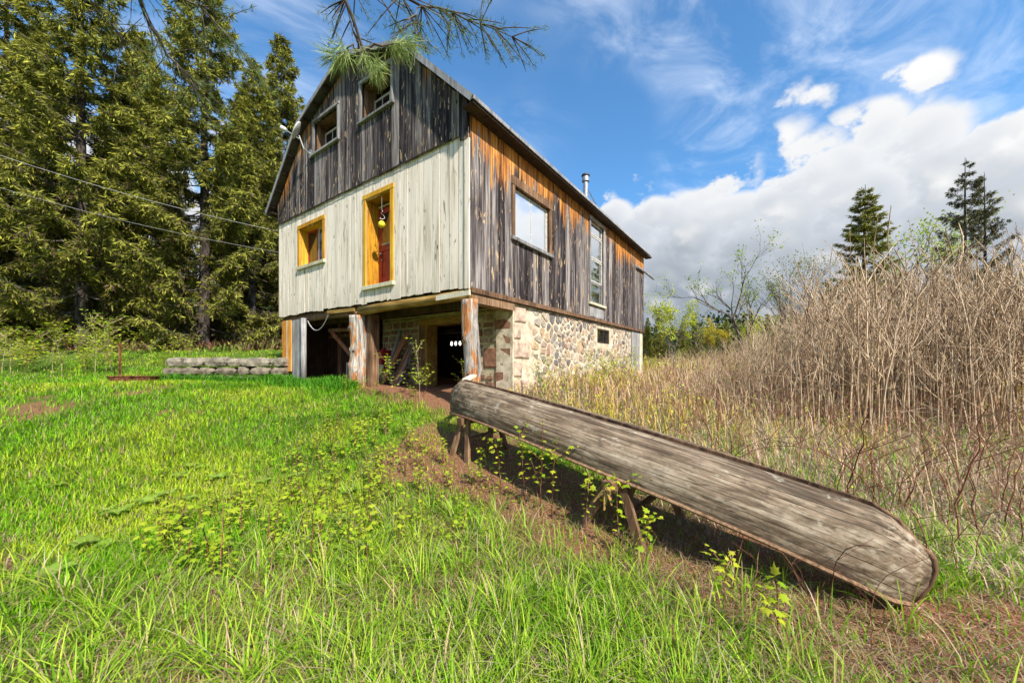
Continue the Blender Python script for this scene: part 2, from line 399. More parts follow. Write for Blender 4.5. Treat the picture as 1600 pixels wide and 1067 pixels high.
M['glass'] = mat_glass('old_window_glass', (.02, .025, .03), .45)
M['glasspl'] = mat_glass('pale_filmed_glass', (.46, .49, .54), .40)
M['glassbr'] = mat_glass('bright_window_glass', (.05, .055, .06), .75)
M['glassdk'] = mat_glass('dark_window_glass', (.012, .012, .015), .06)
M['stone'] = mat_stone('fieldstone'); M['stoneb'] = mat_stone('brown_rubble_stone', brown=True)
M['mortar'] = mat_mortar('pale_lime_mortar', (.40, .32, .22), (.74, .65, .50))
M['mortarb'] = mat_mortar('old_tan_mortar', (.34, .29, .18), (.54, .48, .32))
M['rubble'] = mat_stone('grey_brown_wall_stone', brown=True)
M['leaf'] = mat_foliage('fresh_leaf', .45); M['grassm'] = mat_foliage('grass_blade', .35, .45)
M['needle'] = mat_foliage('conifer_needle', .22, .55); M['dryg'] = mat_foliage('dry_stalk', .15, .8)
M['barkdk'] = mat_bark('dark_conifer_bark', (.02, .016, .014), (.075, .06, .05), (.17, .15, .135))
M['barkgy'] = mat_bark('grey_smooth_bark', (.06, .05, .04), (.14, .115, .095), (.26, .23, .20))
M['stem'] = mat_bark('tan_shrub_bark', (.20, .125, .075), (.48, .34, .215), (.70, .56, .40), (40, 40, 7))
M['cane'] = mat_bark('red_brown_cane', (.08, .03, .018), (.21, .085, .05), (.34, .18, .11), (40, 40, 9))
M['ground'] = mat_ground()
def mat_bulb():
    m, t = new_mat('lit_bulb'); e = t.n('Emission', None, Color=(1, .93, .80), Strength=1.6); finish(t, e); return m
M['bulb'] = mat_bulb()

# ------------------------------------------------------------------ site layout
TH = radians(54.64)                                # barn: local x = along the long side, local y = along the gable front
BV = np.array([cos(TH), sin(TH)]); BU = np.array([-sin(TH), cos(TH)])
BC = np.array([-0.7316, 6.2])
BW, BL, ZB = 7.23, 10.4, 1.0
def bw(a, b, z=0.0):
    p = BC + a * BV + b * BU; return Vector((p[0], p[1], z))
def blocal(x, y):
    dx = np.asarray(x) - BC[0]; dy = np.asarray(y) - BC[1]; return dx * BV[0] + dy * BV[1], dx * BU[0] + dy * BU[1]
CA = np.array([-0.93, 5.55]); CB = np.array([2.53, 2.17])      # canoe: far raised end, near end on the ground
CD = (CB - CA) / np.linalg.norm(CB - CA); CN = np.array([-CD[1], CD[0]]) * -1
if CN[0] > 0: CN = -CN                              # CN points to the lawn side
def canoe_st(x, y):
    dx = np.asarray(x) - CA[0]; dy = np.asarray(y) - CA[1]; return dx * CD[0] + dy * CD[1], dx * CN[0] + dy * CN[1]
def gz(x, y):
    x = np.asarray(x, float); y = np.asarray(y, float)
    right = sstep(x, .5, 5.0)
    zl = 1.0 * sstep(y, 3.0, 8.6); zr = .9 * sstep(y, 3.0, 11.5)
    z = zl * (1 - right) + zr * right
    L = sstep(-x, 1.5, 7.0)
    z = z + L * (1.35 * sstep(y, 9.9, 17.0) + 2.6 * sstep(y, 16.0, 27.0))
    far = 1 - sstep(np.hypot(x, y), 25, 60)
    z = z + far * ((vnoise(x, y, 1.7, 1) - .5) * .10 + (vnoise(x, y, .55, 2) - .5) * .05)
    return z
def gzf(x, y): return float(gz(x, y))
def masks(x, y):
    s, w = canoe_st(x, y); nz = vnoise(x, y, .8, 5); nz2 = vnoise(x, y, .35, 6); jit = (nz - .5) * .7 + (nz2 - .5) * .35
    dirt = sstep(w + jit, -.75, -.45) * (1 - sstep(w + jit, .85, 1.35)) * sstep(s, -.6, .1) * (1 - sstep(s, 5.6, 6.8))
    a, b = blocal(x, y)
    under = sstep(a, -.5, .0) * (1 - sstep(a, 5, 6)) * sstep(b, -.1, .2) * (1 - sstep(b, 7.2, 7.5))
    door = (1 - sstep(np.hypot(a - .1, b - 1.9) + jit, .2, .9))
    patch = sstep(vnoise(x, y, 1.1, 9) * .65 + vnoise(x, y, .4, 10) * .35, .72, .80)
    patch = patch * sstep(-x, -.2, .6)
    fore = (1 - sstep(np.hypot(x, y), 2.9, 4.2)) * sstep(vnoise(x, y, .5, 15) * .6 + vnoise(x, y, .22, 16) * .4, .38, .52) * .9
    dirt = np.maximum(dirt, fore)
    dirt = np.maximum(np.maximum(dirt, under), np.maximum(door * .85, patch * .9))
    rightside = sstep(-w + jit * .8, .45, .95) * np.where(y > -20, 1, 1) * sstep(x, -.6, .3)
    rightside = rightside * (1 - sstep(2.2 - y + jit, .0, .9) * (1 - sstep(x, 2.4, 3.4)))
    wood = sstep(y + jit * 2 + np.where(x < 0, 0, -6), 15.0, 18.5) * sstep(-x, 2, 8)
    return dirt, rightside, wood

# ------------------------------------------------------------------ ground
def build_ground():
    u = np.linspace(-1, 1, 341)
    xs = np.sinh(u * 5.4) / np.sinh(5.4) * 900; ys = np.sinh(u * 5.4) / np.sinh(5.4) * 900 + 4.0
    X, Y = np.meshgrid(xs, ys); X = X.ravel(); Y = Y.ravel(); Z = gz(X, Y)
    d, r, w = masks(X, Y); C = np.stack([d, r, w], -1)
    n = len(xs); i = np.arange(n - 1)[:, None] * n + np.arange(n - 1)[None, :]
    F = np.stack([i, i + 1, i + n + 1, i + n], -1).reshape(-1, 4)
    me = np_mesh('ground', np.stack([X, Y, Z], -1), F, C, [M['ground']], smooth=True)
    setp(link('ground', me), kind='structure')
build_ground()

# ------------------------------------------------------------------ barn
EAVE, BREAK, PEAK = 5.83, 7.66, 8.43
BRB = 1.55; OVH = .28
def roofz(b):
    bb = min(b, BW - b)
    if bb < BRB: return EAVE + (bb + OVH) * (BREAK - EAVE) / (BRB + OVH)
    return BREAK + (bb - BRB) * (PEAK - BREAK) / (BW / 2 - BRB)
barn = empty('barn', (BC[0], BC[1], ZB), TH)
setp(barn, 'weathered two-tone wooden barn with gambrel roof on a fieldstone foundation', 'barn')
class BB(MB):                                        # a mesh in barn coordinates (a, b, world z)
    def mesh(s, name):
        s.v = [(p[0], p[1], p[2] - ZB) for p in s.v]; return MB.mesh(s, name)
def segs(z0, z1, b0, b1, holes):
    out = [(z0, z1)]
    for (h0, h1, g0, g1) in holes:
        if b1 <= h0 + 1e-4 or b0 >= h1 - 1e-4: continue
        nx = []
        for (p, q) in out:
            if g1 <= p or g0 >= q: nx.append((p, q)); continue
            if g0 > p + .02: nx.append((p, g0))
            if g1 < q - .02: nx.append((g1, q))
        out = nx
    return out
def split_cols(x0, x1, w, holes, jit=.25):
    """board edges; snapped so a hole edge always falls on a board edge"""
    e = [x0]
    while e[-1] < x1 - w * .6: e.append(e[-1] + w * random.uniform(1 - jit, 1 + jit))
    e[-1] = x1 if x1 - e[-1] < w * .5 else e[-1]
    if e[-1] < x1: e.append(x1)
    for h in holes:
        for hx in h[:2]:
            j = min(range(1, len(e) - 1), key=lambda k: abs(e[k] - hx)); e[j] = hx
    e = sorted(e); return [v for i, v in enumerate(e) if i == 0 or v - e[i - 1] > .03]
def add_attr(me, name, vals):
    a = me.attributes.new(name, 'FLOAT', 'POINT'); a.data.foreach_set('value', [float(v) for v in vals])
def board(parent, mat, plane, p0, p1, d0, d1, z0, za, zb, topf=None, raw=0.0):
    """one board; plane 'f' spans b (p) with thickness in a (d), plane 's' spans a with thickness in b"""
    g = .0045 + random.random() * .004; p0 += g; p1 -= g
    mid = []
    mb = BB(); poly = [(p0, z0 + random.uniform(-.02, .02)), (p1, z0 + random.uniform(-.02, .02)), (p1, zb), (p0, za)]
    tw = random.uniform(-.004, .004); tw2 = random.uniform(-.004, .004)
    if plane == 'f':
        mb.prism(poly, lambda p, z: (d0 + (tw if p > (p0 + p1) / 2 else tw2), p, z), lambda p, z: (d1, p, z))
    else:
        mb.prism(poly, lambda p, z: (p, d0 + (tw if p > (p0 + p1) / 2 else tw2), z), lambda p, z: (p, d1, z))
    zs = [v[2] for v in mb.v]; ps = [v[1] if plane == 'f' else v[0] for v in mb.v]
    me = mb.mesh('board')
    if topf: add_attr(me, 'eave_dist', [topf(p) - z for p, z in zip(ps, zs)]); add_attr(me, 'raw_amount', [raw] * len(zs))
    else: add_attr(me, 'eave_dist', [9] * len(zs)); add_attr(me, 'raw_amount', [0] * len(zs))
    return link('board', me, parent, mat)
# openings (b0,b1,z0,z1) on the front and (a0,a1,z0,z1) on the long side
HA = (4.05, 5.15, 6.77, 7.55); HB = (2.04, 3.09, 6.79, 7.60)
HW = (4.80, 5.97, 4.07, 5.06); HD = (2.11, 2.96, 3.19, 5.07)
SA = (1.28, 2.68, 4.03, 5.05); ST = (5.02, 6.02, 3.25, 5.60)
def backing(name, plane, edges, z0, topf, holes, d0, d1, mat):
    mb = BB()
    for p0, p1 in zip(edges[:-1], edges[1:]):
        for (q, r) in segs(z0, 99, p0, p1, holes):
            t0, t1 = (topf(p0), topf(p1)) if r == 99 else (r, r)
            poly = [(p0, q), (p1, q), (p1, t1), (p0, t0)]
            if plane == 'f': mb.prism(poly, lambda p, z: (d0, p, z), lambda p, z: (d1, p, z))
            else: mb.prism(poly, lambda p, z: (p, d0, z), lambda p, z: (p, d1, z))
    o = mb.build(name, mat, barn); return o
fr_edges = sorted([.002, BW - .002, BRB, BW / 2, BW - BRB] + [v for h in (HA, HB, HW, HD) for v in h[:2]])
front_wall = backing('front_wall', 'f', fr_edges, 2.86, lambda b: roofz(b) - .14, (HA, HB, HW, HD), .002, .06, M['deep'])
side_wall = backing('side_wall', 's', sorted([.062, BL - .062] + [v for h in (SA, ST) for v in h[:2]]), 2.84, lambda a: EAVE + .02, (SA, ST), .002, .06, M['deep'])
setp(front_wall, 'gable front clad in dark boards above and whitewashed boards below')
setp(side_wall, 'long side clad in dark weathered boards, raw orange under the eave')
# whitewashed lower boards
e = split_cols(0.0, BW, .235, (HW, HD), .12)
for p0, p1 in zip(e[:-1], e[1:]):
    for (q, r) in segs(2.84 + random.uniform(-.015, .01), 5.56, p0, p1, (HW, HD)):
        board(front_wall, M['white'], 'f', p0, p1, -.026, 0, q, r, r)
# dark upper boards lapping over them
e = split_cols(-.012, BW, .22, (HA, HB), .25)
tf = lambda b: roofz(b) - .10
for p0, p1 in zip(e[:-1], e[1:]):
    zb0 = 5.46 + random.uniform(-.012, .012) - (.10 if p1 < .32 else (.05 if p1 < .62 else 0))
    for (q, r) in segs(zb0, 99, p0, p1, (HA, HB)):
        raw = -.12 + (.38 if p0 > 5.3 else 0) + random.uniform(-.25, .2)
        t0, t1 = (tf(max(p0, 0.0)), tf(p1)) if r == 99 else (r, r)
        if t0 - q < .05 and t1 - q < .05: continue
        board(front_wall, M['dark'], 'f', p0, p1, -.058, -.029, q, max(t0, q + .02), max(t1, q + .02), tf, raw)
# lap drip strip
BB().box(-.066, -.0585, .35, BW - .02, 5.435, 5.462).build('drip_strip', M['deep'], barn)
# side boards
e = split_cols(0.0, BL, .235, (SA, ST), .3)
for p0, p1 in zip(e[:-1], e[1:]):
    zb0 = 2.80 + random.uniform(-.02, .015)
    for (q, r) in segs(zb0, EAVE + .02, p0, p1, (SA, ST)):
        topv = r
        board(side_wall, M['dark'], 's', p0, p1, -.032 - random.random() * .008, 0, q, topv, topv, lambda a: EAVE - .05, .66 + random.uniform(-.26, .26))
SX0_ = 1.33
# corner board and skirt boards
BB().box(-.052, -.0265, -.045, .06, 2.80, 5.345).build('corner_board', M['white'], barn)
BB().box(.0, BL, -.06, -.044, 2.74, 2.83).build('skirt_board', M['brown'], barn)
BB().box(.04, SX0_ - .01, -.03, .20, 2.58, 2.735).build('sill_beam', M['brown'], barn)
# hidden walls (plain, so the barn is closed)
mb = BB(); mb.box(.062, BL - .062, BW - .06, BW - .002, 2.84, EAVE + .02); mb.build('rear_side_wall', M['dark'], barn)
mb = BB()
for p0, p1 in zip([.002, BRB, BW / 2, BW - BRB], [BRB, BW / 2, BW - BRB, BW - .002]):
    mb.prism([(p0, 2.84), (p1, 2.84), (p1, roofz(p1) - .14), (p0, roofz(p0) - .14)], lambda p, z: (BL - .06, p, z), lambda p, z: (BL - .002, p, z))
mb.build('back_wall', M['dark'], barn)
BB().box(.062, BL - .062, .062, BW - .062, 2.76, 2.83).build('floor_deck', M['brown'], barn)

# roof
def roof_profile(off=0.0, ov=OVH):
    sl = (BREAK - EAVE) / (BRB + OVH)
    pts = [(-ov, EAVE - (ov - OVH) * sl), (BRB, BREAK), (BW / 2, PEAK), (BW - BRB, BREAK), (BW + ov, EAVE - (ov - OVH) * sl)]
    return [(b, z + off) for b, z in pts]
P = roof_profile(.0); Q = roof_profile(-.045)
A0, A1 = -.24, BL + .25
roof = None
mb = BB()
for i in range(4):
    (b0, z0), (b1, z1) = P[i], P[i + 1]; (c0, y0), (c1, y1) = Q[i], Q[i + 1]
    vs = [(A0, b0, z0), (A1, b0, z0), (A1, b1, z1), (A0, b1, z1), (A0, c0, y0), (A1, c0, y0), (A1, c1, y1), (A0, c1, y1)]
    mb.add(vs, [(3, 2, 1, 0), (4, 5, 6, 7), (0, 1, 5, 4), (2, 3, 7, 6), (1, 2, 6, 5), (3, 0, 4, 7)])
roof = mb.build('roof', M['roof'], barn); setp(roof, 'dark sheet metal gambrel roof')
# standing ribs of the roof sheets, purlins and rafter tails seen from below
for i in range(4):
    (b0, z0), (b1, z1) = P[i], P[i + 1]
    me = None
    for k in range(0, 26):
        a = A0 + .06 + k * (A1 - A0 - .12) / 25
        if me is None:
            r = BB().bar((0, b0, z0 + .015), (0, b1, z1 + .015), .035, .03, (1, 0, 0)); me = r.mesh('rib'); me.materials.append(M['roof'])
        o = link('rib', me, roof); o.location = (a, 0, 0)
    n = 5 if i in (0, 3) else 4
    for k in range(n):
        f = (k + .5) / n; b = b0 + (b1 - b0) * f; z = z0 + (z1 - z0) * f - .085
        BB().bar((A0 + .02, b, z), (.0, b, z), .06, .07, (0, z0 - z1, b1 - b0)).build('purlin', M['deep'], roof)
# rake boards along the gable edge, eave fascia
for i in range(4):
    (b0, z0), (b1, z1) = P[i], P[i + 1]
    d = Vector((0, b1 - b0, z1 - z0)).normalized(); nn = Vector((0, -d.z, d.y))
    off = -.035
    BB().bar((A0 - .012, b0, z0 + off), (A0 - .012, b1, z1 + off), .022, .10, tuple(nn)).build('rake_board', M['fascia'], roof)
sl = Vector((0, BRB + OVH, BREAK - EAVE)).normalized()
for a0, a1 in ((A0 + .002, 3.3), (3.305, 7.1), (7.105, A1 - .002)):
    BB().box(a0, a1, -OVH - .03, -OVH - .004, EAVE - .045, EAVE + .02).build('eave_fascia', M['fascia'], roof)
    BB().box(a0, a1, BW + OVH + .004, BW + OVH + .03, EAVE - .10, EAVE + .025).build('eave_fascia', M['fascia'], roof)
BB().box(A0 + .02, A1 - .02, -OVH, -.045, EAVE - .085, EAVE - .060).build('soffit', M['deep'], roof)
BB().box(A0 + .02, A1 - .02, BW + .002, BW + OVH, EAVE - .085, EAVE - .060).build('soffit', M['deep'], roof)

# windows and door
def casing(parent, plane, h, w, mat, out, sill=None, head=0.0):
    a0, a1, z0, z1 = h; d0, d1 = out, out + .045
    def bx(p0, p1, q0, q1, nm, m, e0=0, e1=0):
        mb = BB()
        if plane == 'f': mb.box(d0 - e0, d1, p0, p1, q0, q1)
        else: mb.box(p0, p1, d0 - e0, d1, q0, q1)
        o = mb.build(nm, m, parent); bevel(o, .004)
    bx(a0 - w, a0, z0, z1, 'casing', mat); bx(a1, a1 + w, z0, z1, 'casing', mat)
    bx(a0 - w - .01, a1 + w + .01, z1, z1 + w + head, 'casing', mat, .006)
    bx(a0 - w - .03, a1 + w + .03, z0 - w * .8, z0, 'sill', sill or mat, .03)
def reveal(parent, plane, h, mat, depth, inn=.002):
    a0, a1, z0, z1 = h; mb = BB(); e = .02
    def bx(p0, p1, q0, q1, d0, d1):
        if plane == 'f': mb.box(d0, d1, p0, p1, q0, q1)
        else: mb.box(p0, p1, d0, d1, q0, q1)
    bx(a0, a0 + e, z0 + e, z1 - e, .0, depth); bx(a1 - e, a1, z0 + e, z1 - e, .0, depth)
    bx(a0, a1, z0, z0 + e, .0, depth); bx(a0, a1, z1 - e, z1, .0, depth)
    mb.build('reveal', mat, parent)
def sash(parent, plane, p0, p1, z0, z1, d, nx, nz, fw, mat, gmat, th=.03):
    mb = BB()
    def bx(x0, x1, y0, y1, t=th, dd=0):
        if plane == 'f': mb.box(d - dd, d + t, x0, x1, y0, y1)
        else: mb.box(x0, x1, d - dd, d + t, y0, y1)
    bx(p0, p0 + fw, z0, z1); bx(p1 - fw, p1, z0, z1); bx(p0 + fw, p1 - fw, z0, z0 + fw); bx(p0 + fw, p1 - fw, z1 - fw, z1)
    mw = fw * .5
    for i in range(1, nx):
        x = p0 + (p1 - p0) * i / nx; bx(x - mw / 2, x + mw / 2, z0 + fw, z1 - fw, th - .004, -.003)
    for j in range(1, nz):
        z = z0 + (z1 - z0) * j / nz; bx(p0 + fw, p1 - fw, z - mw / 2, z + mw / 2, th - .007, -.006)
    mb.build('sash', mat, parent)
    for i in range(nx):
        for j in range(nz):
            x0 = p0 + (p1 - p0) * i / nx + .004; x1 = p0 + (p1 - p0) * (i + 1) / nx - .004
            y0 = z0 + (z1 - z0) * j / nz + .004; y1 = z0 + (z1 - z0) * (j + 1) / nz - .004
            g = BB()
            if plane == 'f': g.box(d + .012, d + .016, x0, x1, y0, y1)
            else: g.box(x0, x1, d + .012, d + .016, y0, y1)
            g.build('pane', gmat, parent)
def window_root(name, label):
    mb = BB(); return mb, name, label
def win_front(h, dep, label, mat_c, mat_r, w, out):
    a0, a1, z0, z1 = h
    fr = BB().box(dep + .05, dep + .06, a0 + .02, a1 - .02, z0 + .02, z1 - .02).build('window', M['deep'], barn)  # dark sheet behind the sash; its colour stands in for the unlit interior
    setp(fr, label); casing(fr, 'f', h, w, mat_c, out, M['sillwood'] if mat_c is M['yellow'] else None); reveal(fr, 'f', h, mat_r, dep)
    return fr
wa = win_front(HA, .27, 'open loft window with grey frame beside the satellite dish', M['grey'], M['brown'], .07, -.088)
sash(wa, 'f', 4.42, 5.13, 6.79, 7.40, .20, 2, 2, .05, M['sash'], M['glassdk'])
wb_ = win_front(HB, .30, 'open loft window with grey frame under the roof peak', M['grey'], M['brown'], .07, -.088)
sash(wb_, 'f', 2.48, 3.07, 6.81, 7.40, .24, 2, 2, .045, M['sash'], M['glassdk'])
mb = BB()                                            # casement swung open against the right reveal
for (x0, x1, q0, q1) in ((.02, .06, 6.81, 7.42), (.22, .26, 6.81, 7.42), (.06, .22, 6.81, 6.85), (.06, .22, 7.38, 7.42), (.06, .22, 7.10, 7.125)): mb.box(x0, x1, 2.065, 2.09, q0, q1)
mb.build('casement', M['sash'], wb_)
ww = win_front(HW, .22, 'small lower window deep in a yellow stained frame', M['yellow'], M['yellow'], .10, -.050)
sash(ww, 'f', 4.83, 5.40, 4.09, 5.04, .17, 1, 1, .05, M['sash'], M['glassdk'])
sash(ww, 'f', 5.40, 5.95, 4.09, 5.04, .17, 1, 1, .05, M['red'], M['glassdk'])
# red door
h = HD
door = BB().box(.27, .31, h[0] + .02, h[1] - .02, h[2] + .02, h[3] - .12).build('door', M['red'], barn)
setp(door, 'red door with dark upper glass deep in a yellow stained frame')
casing(door, 'f', h, .10, M['yellow'], -.050, M['sillwood']); reveal(door, 'f', h, M['yellow'], .33)
for (x0, x1, q0, q1, d) in ((2.14, 2.26, 3.22, 4.93, .258), (2.81, 2.93, 3.22, 4.93, .258), (2.26, 2.81, 3.22, 3.38, .258), (2.26, 2.81, 4.00, 4.13, .258), (2.26, 2.81, 4.82, 4.93, .258)):
    BB().box(d, .2695, x0, x1, q0, q1).build('rail', M['red'], door)
BB().box(.262, .2695, 2.262, 2.808, 4.132, 4.818).build('pane', M['glassdk'], door)
BB().box(.245, .2575, 2.26, 2.81, 4.125, 4.15).build('glazing_bar', M['sash'], door)
BB().box(.263, .2695, 2.36, 2.71, 3.48, 3.90).build('panel', M['red'], door)
mb = BB(); mb.tube([(.258, 2.86, 3.92), (.20, 2.86, 3.92)], .012, 8); mb.tube([(.20, 2.87, 3.92), (.195, 2.74, 3.93)], .011, 8); mb.smooth = True
mb.build('handle', M['metal'], door)
mb = BB(); mb.tube([(.258, 2.80, 3.80), (.24, 2.80, 3.80)], .026, 10); mb.build('lock', M['metal'], door)
BB().box(.22, .2575, 2.2, 2.9, 4.955, 4.98).build('head_batten', M['sillwood'], door)
# hanging yellow float on a hook and cord in the doorway
fl = empty('hanging_float', tuple(bw(-.02, 2.42, 4.42))); setp(fl, 'yellow ball float on a wire hook hanging in the red doorway', 'float')
mb = MB(); mb.tube([(0, 0, .64), (0, 0, .30)], .004, 6); mb.build('cord', M['cable'], fl)
mb = MB(); mb.smooth = True
mb.tube([(0, 0, .31), (.02, 0, .27), (-.02, 0, .24), (.03, .03, .20), (.05, .04, .15), (.01, .01, .11), (-.03, -.02, .13), (0, 0, .07)], .007, 6); mb.build('hook', M['metal'], fl)
mb = MB(); mb.smooth = True
mb.tube([(0, 0, -.075), (0, 0, -.068), (0, 0, -.04), (0, 0, 0), (0, 0, .04), (0, 0, .068), (0, 0, .075)], [.01, .035, .064, .075, .064, .035, .01], 14); mb.build('ball', M['ywl'], fl)
# long side windows
w1 = BB().box(SA[0] + .02, SA[1] - .02, .15, .16, SA[2] + .02, SA[3] - .02).build('window', M['curtain'], barn)
setp(w1, 'wide two pane window with pale curtain and brown frame')
casing(w1, 's', SA, .09, M['brown'], -.075, M['grey'], .08); reveal(w1, 's', SA, M['brown'], .12)
sash(w1, 's', SA[0] + .02, SA[1] - .02, SA[2] + .02, SA[3] - .02, .0, 2, 1, .045, M['sash'], M['glasspl'])
w2 = BB().box(ST[0] + .02, ST[1] - .02, .16, .17, ST[2] + .02, ST[3] - .02).build('window', M['deep'], barn)
setp(w2, 'tall narrow stairway window of stacked panes')
casing(w2, 's', ST, .08, M['grey'], -.075, M['sillwood']); reveal(w2, 's', ST, M['brown'], .12)
for q0, q1 in ((3.27, 3.86), (3.88, 4.54), (4.56, 5.22), (5.24, 5.58)):
    sash(w2, 's', ST[0] + .02, ST[1] - .02, q0, q1, .0, 1, 1, .04, M['sash'] if q0 > 3.5 else M['grey'], M['glassbr'])
BB().box(5.0, 6.04, -.0435, -.0025, 2.86, 3.16).build('patch_panel', M['grey'], barn)
BB().box(2.9 - .02, 2.9 + .02, -.05, -.0425, 3.1, 5.7).build('batten', M['deep'], barn)
BB().box(6.98, 7.02, -.05, -.0425, 2.9, 5.7).build('batten', M['deep'], barn)
# pole lashed along the far end of the side
mb = BB(); mb.tube([(9.3, -.09, 5.16), (10.6, -.09, 5.17), (11.75, -.09, 5.14)], [.05, .045, .04], 8); mb.build('projecting_pole', M['grey'], barn)

# ---- stone foundation
def clip_poly(poly, mx, my, nx, ny):
    out = []; n = len(poly)
    for i in range(n):
        p, q = poly[i], poly[(i + 1) % n]
        dp = (p[0] - mx) * nx + (p[1] - my) * ny; dq = (q[0] - mx) * nx + (q[1] - my) * ny
        if dp <= 0: out.append(p)
        if (dp < 0 < dq) or (dq < 0 < dp):
            t = dp / (dp - dq); out.append((p[0] + (q[0] - p[0]) * t, p[1] + (q[1] - p[1]) * t))
    return out
def voronoi_cells(sites, rect):
    x0, x1, y0, y1 = rect; cells = []
    S = np.array(sites)
    for i, (sx, sy) in enumerate(sites):
        poly = [(x0, y0), (x1, y0), (x1, y1), (x0, y1)]
        d = np.hypot(S[:, 0] - sx, S[:, 1] - sy); near = np.argsort(d)[1:15]
        for j in near:
            ox, oy = sites[j]; poly = clip_poly(poly, (sx + ox) / 2, (sy + oy) / 2, ox - sx, oy - sy)
            if len(poly) < 3: break
        cells.append(poly)
    return cells
def stone_mesh(poly, depth, to3, rnd):
    """poly 2D CCW; to3(u,v,d) places it; domed with a chamfer ring"""
    cx = sum(p[0] for p in poly) / len(poly); cy = sum(p[1] for p in poly) / len(poly)
    # round the polygon: cut corners once
    rp = []
    n = len(poly)
    for i in range(n):
        p, q = poly[i], poly[(i + 1) % n]
        j1 = rnd.uniform(.10, .26); j2 = rnd.uniform(.10, .26); rp.append((p[0] * (1 - j1) + q[0] * j1, p[1] * (1 - j1) + q[1] * j1)); rp.append((p[0] * j2 + q[0] * (1 - j2), p[1] * j2 + q[1] * (1 - j2)))
    n = len(rp); vs = []
    for sc, dd in ((1.0, -.012), (.95, depth * .6), (.80, depth)):
        for p in rp:
            j = rnd.uniform(-.006, .006); vs.append(to3(cx + (p[0] - cx) * sc, cy + (p[1] - cy) * sc, dd + j * (dd > 0)))
    vs.append(to3(cx, cy, depth * 1.08))
    fs = []
    for r in range(2):
        for i in range(n):
            k = (i + 1) % n; fs.append((r * n + i, r * n + k, (r + 1) * n + k, (r + 1) * n + i))
    for i in range(n): fs.append((2 * n + i, 2 * n + (i + 1) % n, 3 * n))
    return vs, fs
rs = random.Random(5)
# long side: mortar body (with the cellar window opening) and fieldstones
WB = (5.72, 6.72, 2.13, 2.57)
foundation = BB(); SX0, SX1 = 1.33, 8.95
for (p0, p1, q0, q1) in ((SX0, WB[0], .3, 2.738), (WB[1], SX1, .3, 2.738), (WB[0], WB[1], .3, WB[2]), (WB[0], WB[1], WB[3], 2.7385)):
    foundation.box(p0, p1, .03, .45, q0, q1)
foundation = foundation.build('side_foundation', M['mortar'], barn); setp(foundation, 'sunlit fieldstone foundation in pale mortar')
to_side = lambda u, v, d: (u, .03 - d, v)
sites = []
quoins = [(1.36, 1.80, 2.36, 2.70), (1.35, 1.62, 2.02, 2.33), (1.36, 1.95, 1.62, 1.98), (1.35, 1.66, 1.24, 1.58), (1.36, 1.88, .80, 1.20)]
tries = 0
while len(sites) < 298 and tries < 40000:
    tries += 1
    u, v = rs.uniform(SX0 + .1, SX1 - .05), rs.uniform(.82, 2.72)
    if WB[0] - .08 < u < WB[1] + .08 and WB[2] - .08 < v < WB[3] + .06: continue
    if any(q[0] - .08 < u < q[1] + .10 and q[2] - .05 < v < q[3] + .05 for q in quoins): continue
    rmin = .095 + .20 * float(vnoise(u, v, .45, 3)) ** 1.4
    if any((u - s[0]) ** 2 + ((v - s[1]) * 1.5) ** 2 < rmin * rmin for s in sites): continue
    sites.append((u, v))
cells = voronoi_cells(sites, (SX0 + .03, SX1 - .02, .78, 2.732))
def add_stone(poly, depth, to3, parent, mat):
    vs, fs = stone_mesh(poly, depth, to3, rs); mb = BB(); mb.add(vs, fs); mb.smooth = False
    return mb.build('stone', mat, parent)
for (sx, sy), poly in zip(sites, cells):
    if len(poly) < 3: continue
    cut = poly
    cut = [(min(p[0], 99), p[1]) for p in cut]
    cx = sum(p[0] for p in cut) / len(cut); cy = sum(p[1] for p in cut) / len(cut)
    rad = max(math.hypot(p[0] - cx, p[1] - cy) for p in cut)
    lim = .27; k = rs.uniform(.62, .95) * min(1.0, lim / rad)
    cut = [(cx + (p[0] - cx) * k, cy + (p[1] - cy) * k) for p in cut]
    if any(WB[0] - .06 < p[0] < WB[1] + .06 and WB[2] - .05 < p[1] < WB[3] + .03 for p in cut): continue
    if any(q[0] - .02 < p[0] < q[1] + .03 and q[2] - .03 < p[1] < q[3] + .03 for q in quoins for p in cut): continue
    add_stone(cut, rs.uniform(.008, .026), to_side, foundation, M['stone'])
M['quoin'] = mat_stone('pink_granite_quoin'); 
def rectpoly(q, j=.018): return [(q[0] + rs.uniform(0, j), q[2] + rs.uniform(0, j)), (q[1] - rs.uniform(0, j), q[2] + rs.uniform(0, j)), (q[1] - rs.uniform(0, j), q[3] - rs.uniform(0, j)), (q[0] + rs.uniform(0, j), q[3] - rs.uniform(0, j))]
def block(q, depth, to3, parent, mat, bev=.012):
    poly = rectpoly(q); cx = (q[0] + q[1]) / 2; cy = (q[2] + q[3]) / 2; mb = BB(); vs = []
    for ins, dd in ((0, -.012), (.012, depth * .7), (.035, depth)):
        for p in poly: vs.append(to3(p[0] + (ins if p[0] < cx else -ins), p[1] + (ins if p[1] < cy else -ins), dd + rs.uniform(-.004, .004)))
    fs = [(8, 9, 10, 11)]
    for r in range(2):
        for i in range(4): k = (i + 1) % 4; fs.append((r * 4 + i, r * 4 + k, (r + 1) * 4 + k, (r + 1) * 4 + i))
    mb.add(vs, fs); return mb.build('stone', mat, parent)
M['pinkq'] = mat_flat('pink_sandstone', (.47, .345, .265), .9, .2, 0, .45, 5)
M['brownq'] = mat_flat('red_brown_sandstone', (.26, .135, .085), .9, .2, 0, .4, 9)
for q in quoins: block(q, .03, to_side, foundation, M['pinkq'])
